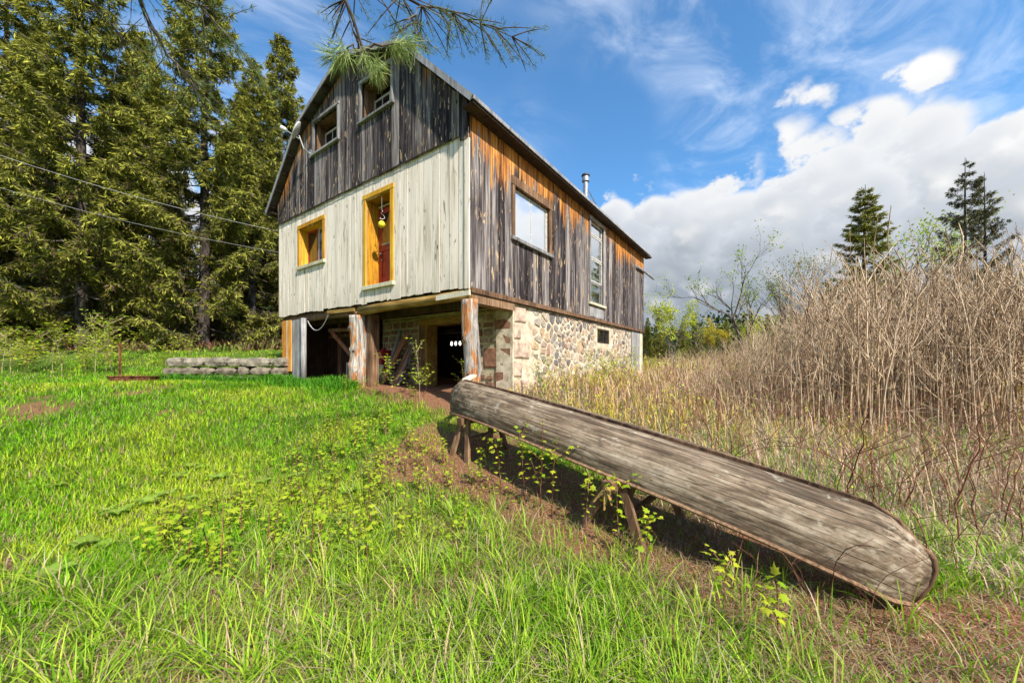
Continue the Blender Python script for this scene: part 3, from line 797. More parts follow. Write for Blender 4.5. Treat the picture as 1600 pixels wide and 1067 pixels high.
# recessed front: stone either side of the cellar doorway
ff = BB(); FA = 1.36
for (p0, p1, q0, q1) in ((.035, 1.08, .5, 2.70), (2.86, 4.35, .5, 2.70), (1.08, 2.86, 2.60, 2.70)): ff.box(FA, FA + .4, p0, p1, q0, q1)
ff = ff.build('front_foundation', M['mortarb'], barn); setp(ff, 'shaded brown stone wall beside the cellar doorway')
to_front = lambda u, v, d: (FA - d, u, v)
fq = [(.05, .62, 2.38, 2.66), (.05, .40, 2.10, 2.34), (.05, .78, 1.50, 2.06), (.05, .45, 1.10, 1.46), (.05, .75, .72, 1.06)]
fq2 = [(.05, .30, 2.50, 2.66), (.05, .52, 2.19, 2.47), (.05, .33, 1.90, 2.16), (.05, .80, 1.42, 1.87), (.05, .50, 1.02, 1.39), (.05, .70, .70, .99)]
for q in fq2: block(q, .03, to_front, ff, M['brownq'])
def course(x0, x1, z0, z1, avoid):
    z = z0
    while z < z1 - .05:
        hgt = rs.uniform(.09, .17); x = max([x0 + rs.uniform(0, .05)] + [v[1] + .03 for v in avoid if z < v[3] and z + hgt > v[2]])
        while x < x1 - .08:
            wdt = rs.uniform(.13, .32); q = (x, min(x + wdt, x1), z, min(z + hgt, z1))
            if q[1] - q[0] > .07:
                j = .02; poly = [(q[0] + rs.uniform(0, j), q[2] + rs.uniform(0, j)), ((q[0] + q[1]) / 2, q[2] + rs.uniform(0, j * .7)), (q[1] - rs.uniform(0, j), q[2] + rs.uniform(0, j)), (q[1] - rs.uniform(0, j), q[3] - rs.uniform(0, j)), ((q[0] + q[1]) / 2, q[3] - rs.uniform(0, j * .7)), (q[0] + rs.uniform(0, j), q[3] - rs.uniform(0, j))]
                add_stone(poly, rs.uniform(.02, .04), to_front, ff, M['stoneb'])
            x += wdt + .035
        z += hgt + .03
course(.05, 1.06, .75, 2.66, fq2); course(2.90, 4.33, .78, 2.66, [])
# cellar window in the side
w3 = BB().box(WB[0] + .005, WB[1] - .005, .22, .23, WB[2] + .005, WB[3] - .005).build('window', M['deep'], barn); setp(w3, 'small dark cellar window in the stone side')
for (p0, p1, q0, q1) in ((WB[0], WB[0] + .07, WB[2], WB[3]), (WB[1] - .07, WB[1], WB[2], WB[3]), (WB[0] + .07, WB[1] - .07, WB[2], WB[2] + .05), (WB[0] + .07, WB[1] - .07, WB[3] - .05, WB[3]), (6.2, 6.25, WB[2] + .05, WB[3] - .05)):
    BB().box(p0, p1, .04, .12, q0, q1).build('frame', M['deep'], w3)
for p0, p1 in ((WB[0] + .07, 6.2), (6.25, WB[1] - .07)): BB().box(p0, p1, .085, .09, WB[2] + .05, WB[3] - .05).build('pane', M['glass'], w3)
# boards closing the far end of the foundation
x = 8.97
while x < BL - .05:
    w = rs.uniform(.16, .24); BB().box(x, min(x + w - .008, BL), .0, .03, .5, 2.735).build('foundation_board', M['grey'] if x < 9.8 else M['pale'], barn); x += w
BB().box(8.97, BL, .032, .06, .5, 2.73).build('foundation_backing', M['deep'], barn)
BB().box(BL - .06, BL, .065, BW, .5, 2.75).build('foundation_rear', M['mortarb'], barn)
BB().box(1.8, BL - .07, BW - .4, BW - .02, .5, 2.75).build('foundation_left', M['mortarb'], barn)
BB().box(4.6, 4.66, .46, BW - .41, .5, 2.74).build('cellar_partition', M['deep'], barn)
# cellar doorway frame
for b0, b1, m in ((2.64, 2.85, 'brown'), (2.56, 2.635, 'beam'), (1.09, 1.22, 'brown')):
    BB().box(FA - .03, FA + .30, b0, b1, .7, 2.44).build('door_post', M[m], barn)
BB().box(FA - .04, FA + .3, 1.09, 2.86, 2.445, 2.595).build('lintel', M['beam'], barn)
# porch over the cellar: joists, planked underside, sill log, posts
k = 0
y = .10
while y < BW - .1:
    w = rs.uniform(.17, .25); BB().box(.05, FA + .3, y, min(y + w - .012, BW - .08), 2.735 + rs.uniform(-.006, .006), 2.757).build('floor_plank', M['redbrown'] if rs.random() < .6 else M['brown'], barn); y += w
mb = BB(); mb.smooth = True
mb.tube([(.06, -.02, 2.73), (.06, 1.0, 2.72), (.055, 2.2, 2.725), (.06, 3.3, 2.70)], [.10, .095, .10, .105], 12); mb.build('sill_log', M['beam'], barn)
mb = BB(); mb.smooth = True
mb.tube([(.12, 3.2, 2.69), (.12, 4.6, 2.71), (.11, 6.0, 2.72), (.12, BW - .05, 2.72)], [.10, .085, .08, .085], 12); mb.build('sill_log', M['brown'], barn)
BB().bar((-.015, -.03, 2.735), (-.015, .78, 2.715), .05, .09).build('splint_board', M['pale'], barn)
BB().bar((-.01, 3.45, 2.735), (-.01, 4.6, 2.765), .04, .08).build('splint_board', M['beam'], barn)
BB().bar((.6, .1, 2.66), (.6, BW - .2, 2.66), .12, .14).build('joist', M['deep'], barn)
def log_post(a, b, z0, z1, r, seed, name='log_post'):
    rr = random.Random(seed); n, m = 20, 30; knots = [(rr.uniform(0, 2 * pi), rr.uniform(z0 + .1, z1 - .1), rr.uniform(.3, .65)) for _ in range(11)]
    mb = BB(); mb.smooth = True
    for i in range(m + 1):
        z = z0 + (z1 - z0) * i / m; cxo = .02 * sin(i * .31 + seed); cyo = .02 * cos(i * .23 + seed * 2)
        for k in range(n):
            an = 2 * pi * k / n; q = r * (1 + .05 * sin(an * 3 + z * 2 + seed) + .03 * sin(an * 7 - z * 5))
            for ka, kz, ks in knots:
                da = (an - ka + pi) % (2 * pi) - pi; e2 = (da * r / .055) ** 2 + ((z - kz) / .055) ** 2; q += r * .5 * ks * math.exp(-e2)
            mb.v.append((a + cxo + q * cos(an), b + cyo + q * sin(an), z))
    for i in range(m):
        for k in range(n): k2 = (k + 1) % n; mb.f.append((i * n + k, i * n + k2, (i + 1) * n + k2, (i + 1) * n + k))
    mb.f.append(tuple(range(n))[::-1]); mb.f.append(tuple(m * n + k for k in range(n)))
    return mb.build(name, M['log'], barn)
setp(log_post(.12, .06, .35, 2.64, .145, 3), 'knotty peeled log post under the corner')
setp(log_post(.08, 3.42, .55, 2.60, .19, 8), 'very knotty log post under the middle of the front')
BB().box(.14, .34, 3.05, 3.22, .6, 2.62).build('square_post', M['brown'], barn)
# grey board panel and raw orange panel left of the opening
x = 5.78
while x < 6.46:
    w = rs.uniform(.12, .17); BB().box(.0 + rs.uniform(-.008, .008), .035, x, x + w - .006, .9, 2.70).build('panel_board', M['grey'], barn); x += w
mb = BB(); mb.smooth = True; mb.tube([(-.05, 5.72, .8), (-.05, 5.73, 1.7), (-.04, 5.74, 2.70)], [.075, .07, .065], 10); mb.build('pole_post', M['grey'], barn)
for b0, b1, m in ((6.58, 6.80, 'orange'), (6.806, 6.86, 'pale'), (6.866, 7.12, 'orange')): BB().box(.01, .04, b0, b1, 1.3, 2.72).build('raw_panel', M[m], barn)
BB().box(.5, FA + .3, 7.04, 7.10, .8, 2.73).build('shed_side', M['deep'], barn)
# plank back wall of the open bay with its braced door
x = 4.36
while x < 7.0:
    w = rs.uniform(.17, .26); BB().box(1.25, 1.28, x, min(x + w - .012, 7.03), .7, 2.73).build('bay_board', M['deep'] if rs.random() < .6 else M['brown'], barn); x += w
BB().box(1.2, 1.245, 4.5, 6.9, 2.28, 2.38).build('bay_rail', M['brown'], barn)
BB().bar((.62, 5.62, 2.40), (.9, 4.15, 1.10), .05, .10).build('brace', M['redbrown'], barn)
BB().bar((.6, 5.70, 2.42), (.75, 4.2, 2.40), .05, .09).build('bay_rail', M['brown'], barn)
mb = BB(); mb.tube([(.9, 5.3, .95), (.9, 5.3, 1.55)], .03, 8); mb.build('pipe_stub', M['metal'], barn)
# cellar lamp: a lit strip of bulbs deep in the room
lp = empty('cellar_lamp', tuple(bw(3.6, 3.72, 2.2))); lp.rotation_euler = (0, 0, TH)
setp(lp, 'lit row of bulbs hanging deep inside the dark cellar doorway', 'lamp')
MB().box(-.04, .04, -.34, .34, .0, .03).build('lamp_bar', M['metal'], lp)
for i in range(4):
    mb = MB(); mb.smooth = True; bb = -.27 + i * .18
    mb.tube([(0, bb, 0), (0, bb, -.03), (0, bb, -.07), (0, bb, -.11), (0, bb, -.13)], [.015, .028, .036, .028, .008], 10); mb.build('bulb', M['bulb'], lp)
MB().tube([(0, 0, .03), (0, 0, .56)], .008, 6).build('rod', M['metal'], lp)
BB().box(3.2, 3.3, .5, 6.8, 2.42, 2.56).build('joist', M['brown'], barn)

# ---- lumber leaning in the front bay
def lean(name, b_foot, b_top, a_foot, a_top, ztop, w, th, mat, label):
    p = bw(a_foot, b_foot); zf = gzf(p.x, p.y) - .03; q = bw(a_top, b_top); L = sqrt((q.x - p.x) ** 2 + (q.y - p.y) ** 2 + (ztop - zf) ** 2)
    mb = MB(); mb.box(-w / 2, w / 2, -th / 2, th / 2, 0, L); o = mb.build(name, mat)
    d = Vector((q.x - p.x, q.y - p.y, ztop - zf)).normalized()
    xa = Vector((BU[0], BU[1], 0)); xa = (xa - d * xa.dot(d)).normalized(); ya = d.cross(xa)
    o.matrix_world = Matrix((xa, ya, d)).transposed().to_4x4(); o.location = (p.x, p.y, zf)
    setp(o, label, 'plank', 'lumber leaning in the cellar porch'); bevel(o, .006)
lean('plank', 3.50, 3.12, .72, 1.20, 2.28, .13, .04, M['redbrown'], 'widest red-brown plank leaning among the lumber by the log post')
lean('plank', 3.36, 3.16, .74, 1.19, 2.18, .10, .035, M['deep'], 'dark plank leaning directly behind the widest red-brown plank')
lean('plank', 3.22, 3.02, .78, 1.22, 1.98, .09, .04, M['brown'], 'short brown plank leaning in the middle of the lumber pile')
lean('plank', 3.12, 2.95, .80, 1.22, 1.92, .08, .04, M['redbrown'], 'short reddish plank leaning near the cellar door post')
lean('plank', 3.02, 2.90, .84, 1.22, 2.02, .07, .03, M['grey'], 'thin grey plank leaning closest to the cellar door post')
lean('plank', 3.78, 3.42, .95, 1.23, 2.36, .10, .04, M['grey'], 'grey plank leaning tallest beside the square brown post')
lean('panel_board', 3.72, 3.66, .62, .80, 1.50, .32, .02, M['pale'], 'pale cream board standing low behind the knotty post')
p = bw(1.05, 3.85); jc = MB(); jc.box(-.16, .16, -.12, .12, 0, .55); jc.box(-.05, .05, -.05, .05, .55, .62)
o = jc.build('jerry_can', M['redp']); o.location = (p.x, p.y, gzf(p.x, p.y) + .28); o.rotation_euler = (0, 0, TH); setp(o, 'red and boxy fuel can on a crate behind the leaning planks', 'can'); bevel(o, .02)
cr = MB(); cr.box(-.25, .25, -.2, .2, 0, .32); o = cr.build('crate', M['whitep']); o.location = (p.x, p.y, gzf(p.x, p.y) - .04); o.rotation_euler = (0, 0, TH); setp(o, 'white plastic crate under the red can behind the planks', 'crate'); bevel(o, .015)
mb = MB(); q0 = bw(-.03, 5.55, 2.62); q1 = bw(-.03, 4.55, 2.68)
pts = [q0.lerp(q1, i / 12) + Vector((0, 0, -.30 * (1 - (2 * i / 12 - 1) ** 2))) for i in range(13)]
mb.tube(pts, .013, 6); o = mb.build('drooping_cable', M['cable']); setp(o, 'pale cable drooping in a loop under the front sill', 'cable')
mb = MB(); q0 = bw(.3, 3.85, 2.3); q1 = bw(.5, 4.25, .95); mb.tube([q0, q0.lerp(q1, .5) + Vector((.02, 0, .03)), q1], .014, 6); o = mb.build('hose', M['cable']); setp(o, 'grey hose hanging slack behind the knotty post', 'hose')
mb = MB(); p = bw(.35, 4.15); g0 = gzf(p.x, p.y); mb.bar((p.x, p.y, g0 - .02), (p.x + .30, p.y + .25, g0 + .42), .5, .03); o = mb.build('sheet_of_iron', M['rust']); setp(o, 'rusty iron sheet propped low behind the knotty post', 'metal sheet')

# ---- chimney pipe with guy wires
zr = roofz(1.24) - .22
ch = empty('stove_pipe', tuple(bw(7.6, 1.24, zr))); ch.rotation_euler = (0, 0, TH); setp(ch, 'galvanised stove pipe with rain cap standing on the roof', 'chimney')
mb = MB(); mb.smooth = False; mb.tube([(0, 0, 0), (0, 0, .95)], .09, 16); mb.build('pipe', M['metal'], ch)
mb = MB(); mb.tube([(0, 0, .93), (0, 0, 1.02), (0, 0, 1.03), (0, 0, 1.10)], [.135, .135, .12, .12], 16); mb.build('collar', M['metal'], ch)
mb = MB(); mb.tube([(0, 0, 1.13), (0, 0, 1.18), (0, 0, 1.22)], [.15, .14, .03], 16); mb.build('rain_cap', M['roof'], ch)
for dx in (1.55, 1.85):
    bz = roofz(1.24 + .05) - zr - .01; mb = MB(); mb.tube([(.08, 0, .80), (dx, .05, bz)], .009, 5); mb.build('guy_wire', M['cable'], ch)
# ---- satellite dish on the gable
dm = bw(-.06, 5.31, 6.82)
ds = empty('satellite_dish', tuple(dm)); ds.rotation_euler = (0, 0, TH); setp(ds, 'small grey satellite dish on an arm at the left gable edge', 'satellite dish')
mb = MB(); mb.box(-.03, .0, -.06, .06, -.10, .10); mb.build('wall_plate', M['metal'], ds)
hub = Vector((-.26, .06, .36))
mb = MB(); mb.tube([(-.02, 0, 0), (-.16, .02, .06), tuple(hub)], .02, 8); mb.build('mast', M['metal'], ds)
mb = MB(); mb.smooth = True; n = 22
nd = Vector((-.80, .45, .40)).normalized(); ax = nd.cross(Vector((0, 0, 1))).normalized(); ay = ax.cross(nd)
for rr_ in (0.0, .07, .14, .19, .225):
    for k in range(n):
        an = 2 * pi * k / n; mb.v.append(tuple(hub + Vector((-.02, 0, .10)) + (ax * cos(an) * .9 + ay * sin(an)) * rr_ + nd * (rr_ * rr_ * 1.1)))
for r in range(4):
    for k in range(n): k2 = (k + 1) % n; mb.f.append((r * n + k, r * n + k2, (r + 1) * n + k2, (r + 1) * n + k))
o = mb.build('reflector', M['dish'], ds); so = o.modifiers.new('thick', 'SOLIDIFY'); so.thickness = .012
lnb = hub + nd * .34 + Vector((0, 0, -.06))
mb = MB(); mb.tube([tuple(hub + Vector((0, 0, -.08))), tuple(lnb)], .014, 6); mb.build('feed_arm', M['metal'], ds)
mb = MB(); mb.smooth = True; mb.tube([tuple(lnb - nd * .05), tuple(lnb), tuple(lnb + nd * .09)], [.035, .055, .05], 10); mb.build('receiver', M['dish'], ds)

# ---- overhead wires
pole = (-21.5, 10.2)
pz = gzf(*pole); up_ = empty('utility_pole', (pole[0], pole[1], pz)); setp(up_, 'wooden utility pole carrying the wires beyond the spruces', 'pole')
mb = MB(); mb.smooth = True; mb.tube([(0, 0, -.5), (0, 0, 4), (0, 0, 9.4)], [.16, .14, .11], 12); mb.build('pole_shaft', M['grey'], up_)
MB().box(-.1, .1, -.7, .7, 8.5, 8.62).build('crossarm', M['grey'], up_)
for nm, zz, zt, lab in (('wire', 5.30, 9.10 + pz, 'upper grey wire running from the spruces to the barn'), ('wire', 4.70, 7.9 + pz, 'lower thin wire running from the spruces to the barn')):
    q0 = bw(.2, BW + .02, zz); q1 = Vector((pole[0] + .14, pole[1], zt)); mb = MB()
    mb.tube([q0.lerp(q1, i / 20) + Vector((0, 0, -.45 * (1 - (2 * i / 20 - 1) ** 2))) for i in range(21)], .008 if zz > 5 else .005, 5)
    o = mb.build(nm, M['cable']); setp(o, lab, 'wire')

# ------------------------------------------------------------------ canoe on sawhorses
def build_canoe():
    Lc = 4.94; HB_, DEP = .385, .35
    zn, zf = gzf(CB[0], CB[1]) + .245, 1.03          # heights of the gunwale plane at near / far end (before end sheer)
    mid = (CA + CB) / 2; pitch = math.atan2(zf - zn, Lc)
    root = empty('canoe', (mid[0], mid[1], (zn + zf) / 2))
    rz = atan2(CD[1], CD[0])
    root.rotation_euler = (Matrix.Rotation(rz, 4, 'Z') @ Matrix.Rotation(pitch, 4, 'Y') @ Matrix.Rotation(radians(4), 4, 'X')).to_euler()
    setp(root, 'overturned weathered wooden strip canoe resting on sawhorses', 'canoe')
    def pt(s, ph, out=0.0):
        """s -1..1 along, ph -90..90 deg over the hull (0 = keel, +-1 = gunwales)"""
        sa = abs(s); B = HB_ * max(0.0, 1 - sa ** 2.6) ** .62 + .012
        gun = -.225 * sa ** 3.4; keel = DEP - .05 * sa ** 2 - .16 * max(0, sa - .86) / .14 * max(0, sa - .86) / .14
        f = abs(ph); an = (1 - f) * pi / 2
        fl = .80 + .20 * sa ** 2
        yy = (cos(an)) ** fl * B * (1 if ph > 0 else -1); zz = gun + (keel - gun) * sin(an) ** (.78 + .2 * sa)
        endpull = .055 * (1 - f) ** 2 + .05 * f ** 3
        xx = s * Lc / 2 * (1 - endpull * sa ** 6 * .8)
        n = Vector((.0, yy / (HB_ + .02), max(.05, (zz - gun) / DEP))).normalized() if B > .02 else Vector((s, 0, .3)).normalized()
        return Vector((xx, yy, zz)) + n * out
    NS = 40; ss_ = [-1 + 2 * i / NS for i in range(NS + 1)]; ss_ = [math.copysign(abs(v) ** .8, v) for v in ss_]
    mb = MB(); mb.smooth = True; NP = 22
    for s in ss_:
        for j in range(NP + 1): mb.v.append(tuple(pt(s, -1 + 2 * j / NP, -.012)))
    for i in range(NS):
        for j in range(NP): o = i * (NP + 1) + j; mb.f.append((o, o + NP + 1, o + NP + 2, o + 1))
    hull = mb.build('hull', M['deep'], root)
    K = 9; rr = random.Random(4)
    for side in (-1, 1):
        for k in range(K):
            f0 = .985 * (k / K) + .028; f1 = .985 * ((k + 1) / K) + .022; pr = rr.uniform(-.003, .004)
            m2 = MB(); m2.smooth = False
            for s in ss_:
                for (f, d) in ((f0, -.008), (f0, .002 + pr), ((f0 + f1) / 2, .0045 + pr), (f1, .002 + pr), (f1, -.008)): m2.v.append(tuple(pt(s, side * min(f, 1.0), d)))
            for i in range(NS):
                for j in range(4):
                    a = i * 5 + j; q = (a, a + 5, a + 6, a + 1); m2.f.append(q if side < 0 else q[::-1])
            m2.build('strip', M['canoe'], hull)
    for side in (-1, 1):
        m2 = MB(); m2.tube([pt(s, side, .012) + Vector((0, 0, -.004)) for s in ss_], .016, 6); m2.build('gunwale', M['brown'], root)
    m2 = MB()
    for s in ss_[3:-3]:
        p = pt(s, 1e-6, 0); 
        for (dy, dz) in ((-.013, -.004), (-.011, .024), (.011, .024), (.013, -.004)): m2.v.append((p.x, dy, p.z + dz))
    for i in range(len(ss_) - 7):
        for j in range(3): a = i * 4 + j; m2.f.append((a, a + 4, a + 5, a + 1))
    m2.build('keel', M['brown'], root)
    for sg in (-1, 1):
        m2 = MB(); m2.smooth = True
        pts = [pt(sg * 1.0, f, .008) for f in (1.0, .85, .7, .5, .3, .15, .0)]; pts = [Vector((p.x, 0, p.z)) for p in pts]
        pts.append(pt(sg * .94, 1e-6, .012)); pts.append(pt(sg * .88, 1e-6, .014)); m2.tube(pts, .015, 8); m2.build('stem_band', M['brown'], root)
    m2 = MB()
    for s in (-.5, 0.0, .5):
        p = pt(s, 1.0); m2.bar((p.x, -abs(p.y) + .02, p.z + .01), (p.x, abs(p.y) - .02, p.z + .01), .06, .02)
        m2.build('thwart', M['brown'], root); m2 = MB()
    bpy.context.view_layer.update()
    return root, pt
canoe, canoe_pt = build_canoe()
CMW = canoe.matrix_world.copy()
def sawhorse(s, label, width, splay, broken=False):
    c = CMW @ Vector((s * 2.39, 0, 0)); ax = Vector((CD[0], CD[1], 0)); nx = Vector((CN[0], CN[1], 0))
    gl = CMW @ canoe_pt(s, -1); gr_ = CMW @ canoe_pt(s, 1)
    l, r = (gl, gr_) if (gl - gr_).dot(nx) > 0 else (gr_, gl)
    g = gzf(c.x, c.y); zt = min(l.z, r.z) - .055
    root = empty('sawhorse', (c.x, c.y, g)); setp(root, label, 'sawhorse', 'sawhorses under the canoe')
    O = Vector((c.x, c.y, g)); b0 = Vector((c.x, c.y, 0)) + nx * width; b1 = Vector((c.x, c.y, 0)) - nx * width
    slope = (r.z - l.z) / 2 / .45
    zl, zr = l.z - .065, r.z - .065
    mb = MB(); mb.bar(Vector((b0.x, b0.y, zl)) - O, Vector((b1.x, b1.y, zr)) - O, .10, .09); mb.build('beam', M['brown'], root)
    for sx, zz in ((width * .72, zl), (-width * .72, zr)):
        for t in (-1, 1):
            p = Vector((c.x, c.y, 0)) + nx * sx; q = p + ax * (t * splay) + nx * (.10 if sx > 0 else -.10); p = p + ax * t * .06
            gq = gzf(q.x, q.y) - .03
            mb = MB(); mb.bar(Vector((p.x, p.y, zz + .03)) - O, Vector((q.x, q.y, gq)) - O, .075, .04, tuple(nx)); o = mb.build('leg', M['brown'], root)
    mb = MB(); h = (zt + g) / 2
    p = Vector((c.x, c.y, h)) + nx * width * .8 + ax * splay * .5; q = Vector((c.x, c.y, h + .05)) - nx * width * .8 + ax * splay * .5
    mb.bar(p - O, q - O, .06, .025); mb.build('brace', M['brown'], root)
    if broken:
        for d in ((.03, .16), (-.08, .12), (.10, .10)):
            p = Vector((b0.x, b0.y, zl)) - O; mb = MB(); mb.bar(p, p + nx * .10 + ax * d[0] + Vector((0, 0, -d[1])), .05, .02, (0, 0, 1), .012, .006); mb.build('splinter', M['beam'], root)
sawhorse(-.74, 'brown sawhorse propping up the raised end of the canoe', .36, .17)
sawhorse(.22, 'broken splintered sawhorse under the middle of the canoe', .50, .30, True)
p = CMW @ Vector((-2.05, -.05, .30))
mb = MB(); mb.bar((0, 0, 0), (.10, .28, .06), .10, .035); o = mb.build('wood_offcut', M['pale']); p = bw(-.25, -.05); 
o.location = (-.70, 5.42, (CMW @ canoe_pt(-.9, 1e-6)).z + .012); setp(o, 'pale offcut of board lying on the raised end of the canoe', 'offcut')

# ------------------------------------------------------------------ low stone wall, rusty trough, fence post
lw = empty('low_stone_wall', (-7.8, 10.15, gzf(-7.8, 10.15))); setp(lw, 'low dry stone retaining wall running from the barn corner', 'wall')
wz = 1.16
rs2 = random.Random(21)
def rough_block(x0, x1, y0, y1, z0, z1, seed):
    r = random.Random(seed); mb = MB(); nx_, nz_ = 4, 3; vs = []
    j = lambda: r.uniform(-.018, .018)
    core = MB().box(x0, x1, y0, y1, z0, z1)
    import itertools
    # subdivided, jittered box
    gx, gy, gz_ = 4, 2, 2; idx = {}
    for i, k, l in itertools.product(range(gx + 1), range(gy + 1), range(gz_ + 1)):
        if 0 < i < gx and 0 < k < gy and 0 < l < gz_: continue
        fx, fy, fz = i / gx, k / gy, l / gz_
        e = (i in (0, gx)) + (k in (0, gy)) + (l in (0, gz_)); pull = .0 if e < 2 else (.02 if e == 2 else .04)
        idx[(i, k, l)] = len(vs)
        sx = lambda f: (1 if f < .5 else -1 if f > .5 else 0)
        vs.append((x0 + (x1 - x0) * fx + sx(fx) * pull + j(), y0 + (y1 - y0) * fy + sx(fy) * pull + j(), z0 + (z1 - z0) * fz + sx(fz) * pull * .7 + j() * .8))
    fs = []
    for l in range(gz_):
        for i in range(gx):
            for k, fl_ in ((0, 0), (gy, 1)):
                f = (idx[(i, k, l)], idx[(i + 1, k, l)], idx[(i + 1, k, l + 1)], idx[(i, k, l + 1)]); fs.append(f[::-1] if fl_ else f)
        for k in range(gy):
            for i, fl_ in ((0, 1), (gx, 0)):
                f = (idx[(i, k, l)], idx[(i, k + 1, l)], idx[(i, k + 1, l + 1)], idx[(i, k, l + 1)]); fs.append(f[::-1] if fl_ else f)
    for i in range(gx):
        for k in range(gy):
            for l, fl_ in ((0, 1), (gz_, 0)):
                f = (idx[(i, k, l)], idx[(i + 1, k, l)], idx[(i + 1, k + 1, l)], idx[(i, k + 1, l)]); fs.append(f[::-1] if fl_ else f)
    mb.add(vs, fs); return mb
M['wallstone'] = mat_flat('mossy_grey_brown_stone', (.20, .165, .125), .92, .2, 0, .55, 6)
M['capstone'] = mat_flat('pale_cap_stone', (.26, .225, .175), .92, .2, 0, .55, 5)
bz = gzf(-7.8, 10.15)
for row, (z0, z1) in enumerate(((.94, 1.20), (1.20, 1.43), (1.43, 1.68))):
    x = -9.62 + rs2.uniform(0, .15)
    while x < -6.35:
        w = rs2.uniform(.3, .62) * (1.35 if row == 2 else 1); x1 = min(x + w, -6.2)
        if x1 - x > .12: rough_block(x + 7.8 + .012, x1 + 7.8 - .012, -.22 - .03 * (row == 2), .22, z0 - bz + .008, z1 - bz - .004 + rs2.uniform(-.015, .01), rs2.random()).build('stone', M['capstone' if row == 2 else 'wallstone'], lw)
        x = x1
tr = empty('rusty_trough', (-9.85, 9.55, gzf(-9.85, 9.55) - .02)); setp(tr, 'rusty iron trough lying in the lawn beside the low stone wall', 'trough')
mb = MB()
for (x0, x1, X0, X1, y0, y1, Y0, Y1) in ((-.50, .50, -.56, .56, -.16, -.14, -.22, -.20), (-.50, .50, -.56, .56, .14, .16, .20, .22), (-.50, -.48, -.56, -.54, -.14, .14, -.20, .20), (.48, .50, .54, .56, -.14, .14, -.20, .20)):
    mb.add([(x0, y0, 0), (x1, y0, 0), (x1, y1, 0), (x0, y1, 0), (X0, Y0, .22), (X1, Y0, .22), (X1, Y1, .22), (X0, Y1, .22)], [(3, 2, 1, 0), (4, 5, 6, 7), (0, 1, 5, 4), (1, 2, 6, 5), (2, 3, 7, 6), (3, 0, 4, 7)])
mb.build('side', M['rust'], tr); MB().box(-.48, .48, -.14, .14, .0, .02).build('bottom', M['rust'], tr)
mb = MB(); mb.tube([(-.57, -.22, .22), (.57, -.22, .22), (.57, .22, .22), (-.57, .22, .22), (-.57, -.22, .22)], .014, 6); mb.build('rim', M['rust'], tr)
fx, fy = -12.0, 11.1
mb = MB(); mb.bar((0, 0, -.3), (.03, 0, 1.05), .035, .03); mb.bar((.0, .02, -.3), (.03, .02, 1.05), .012, .05); o = mb.build('fence_post', M['rust']); o.location = (fx, fy, gzf(fx, fy)); setp(o, 'lone rusty steel fence post standing in the lawn', 'fence post')

# ------------------------------------------------------------------ vegetation helpers
def blades(P, H, Wd, az, lean, cols, segs=3, flat=.0):
    """P (n,3) H,Wd,az,lean (n,), cols (n,3) -> V, F(tris as quads degenerate avoided: quads + tip tri both as tris), C"""
    n = len(P); dx = np.cos(az); dy = np.sin(az); sx = -dy; sy = dx
    rows = []
    for i in range(segs + 1):
        t = i / segs
        out = lean * H * (t ** 1.8); up = H * (t - .38 * lean * t ** 2.4)
        c = P + np.stack([dx * out, dy * out, up], -1)
        if i < segs:
            w = Wd * (1 - t ** 1.6 * .75) * .5
            rows.append(c + np.stack([sx * w, sy * w, np.zeros(n)], -1)); rows.append(c - np.stack([sx * w, sy * w, np.zeros(n)], -1))
        else: rows.append(c)
    k = len(rows); V = np.stack(rows, 1).reshape(-1, 3); base = (np.arange(n) * k)[:, None]
    tri = []
    for i in range(segs - 1):
        a, b, c, d = 2 * i, 2 * i + 1, 2 * i + 2, 2 * i + 3; tri += [(a, b, d), (a, d, c)]
    a, b, c = 2 * segs - 2, 2 * segs - 1, 2 * segs; tri.append((a, b, c))
    F = (base[:, None, :] + np.array(tri)[None, :, :]).reshape(-1, 3)
    tt = np.array([min(i // 2, segs) / segs if i < 2 * segs else 1.0 for i in range(k)])
    C = np.repeat(cols[:, None, :], k, 1); 
    return V, F, C.reshape(-1, 3)
def join(parts):
    Vs, Fs, Cs = [], [], []; o = 0
    for V, F, C in parts: Vs.append(V); Fs.append(F + o); Cs.append(C); o += len(V)
    return np.concatenate(Vs), np.concatenate(Fs), np.concatenate(Cs)
def vary(base, n, amt=.3, hue=.12):
    b = np.array(base)[None, :] * (1 + (RNG.random((n, 1)) - .5) * 2 * amt); return np.clip(b * (1 + (RNG.random((n, 3)) - .5) * 2 * hue), .003, .95)
def mixc(c1, c2, f): return c1 * (1 - f[:, None]) + c2 * f[:, None]
def in_barn(x, y, m=.0):
    a, b = blocal(x, y); return (a > -.02 - m) & (a < BL + m) & (b > -.03 - m) & (b < BW + m)
def near_mid(x, y):
    s, w = canoe_st(x, y); return s, w

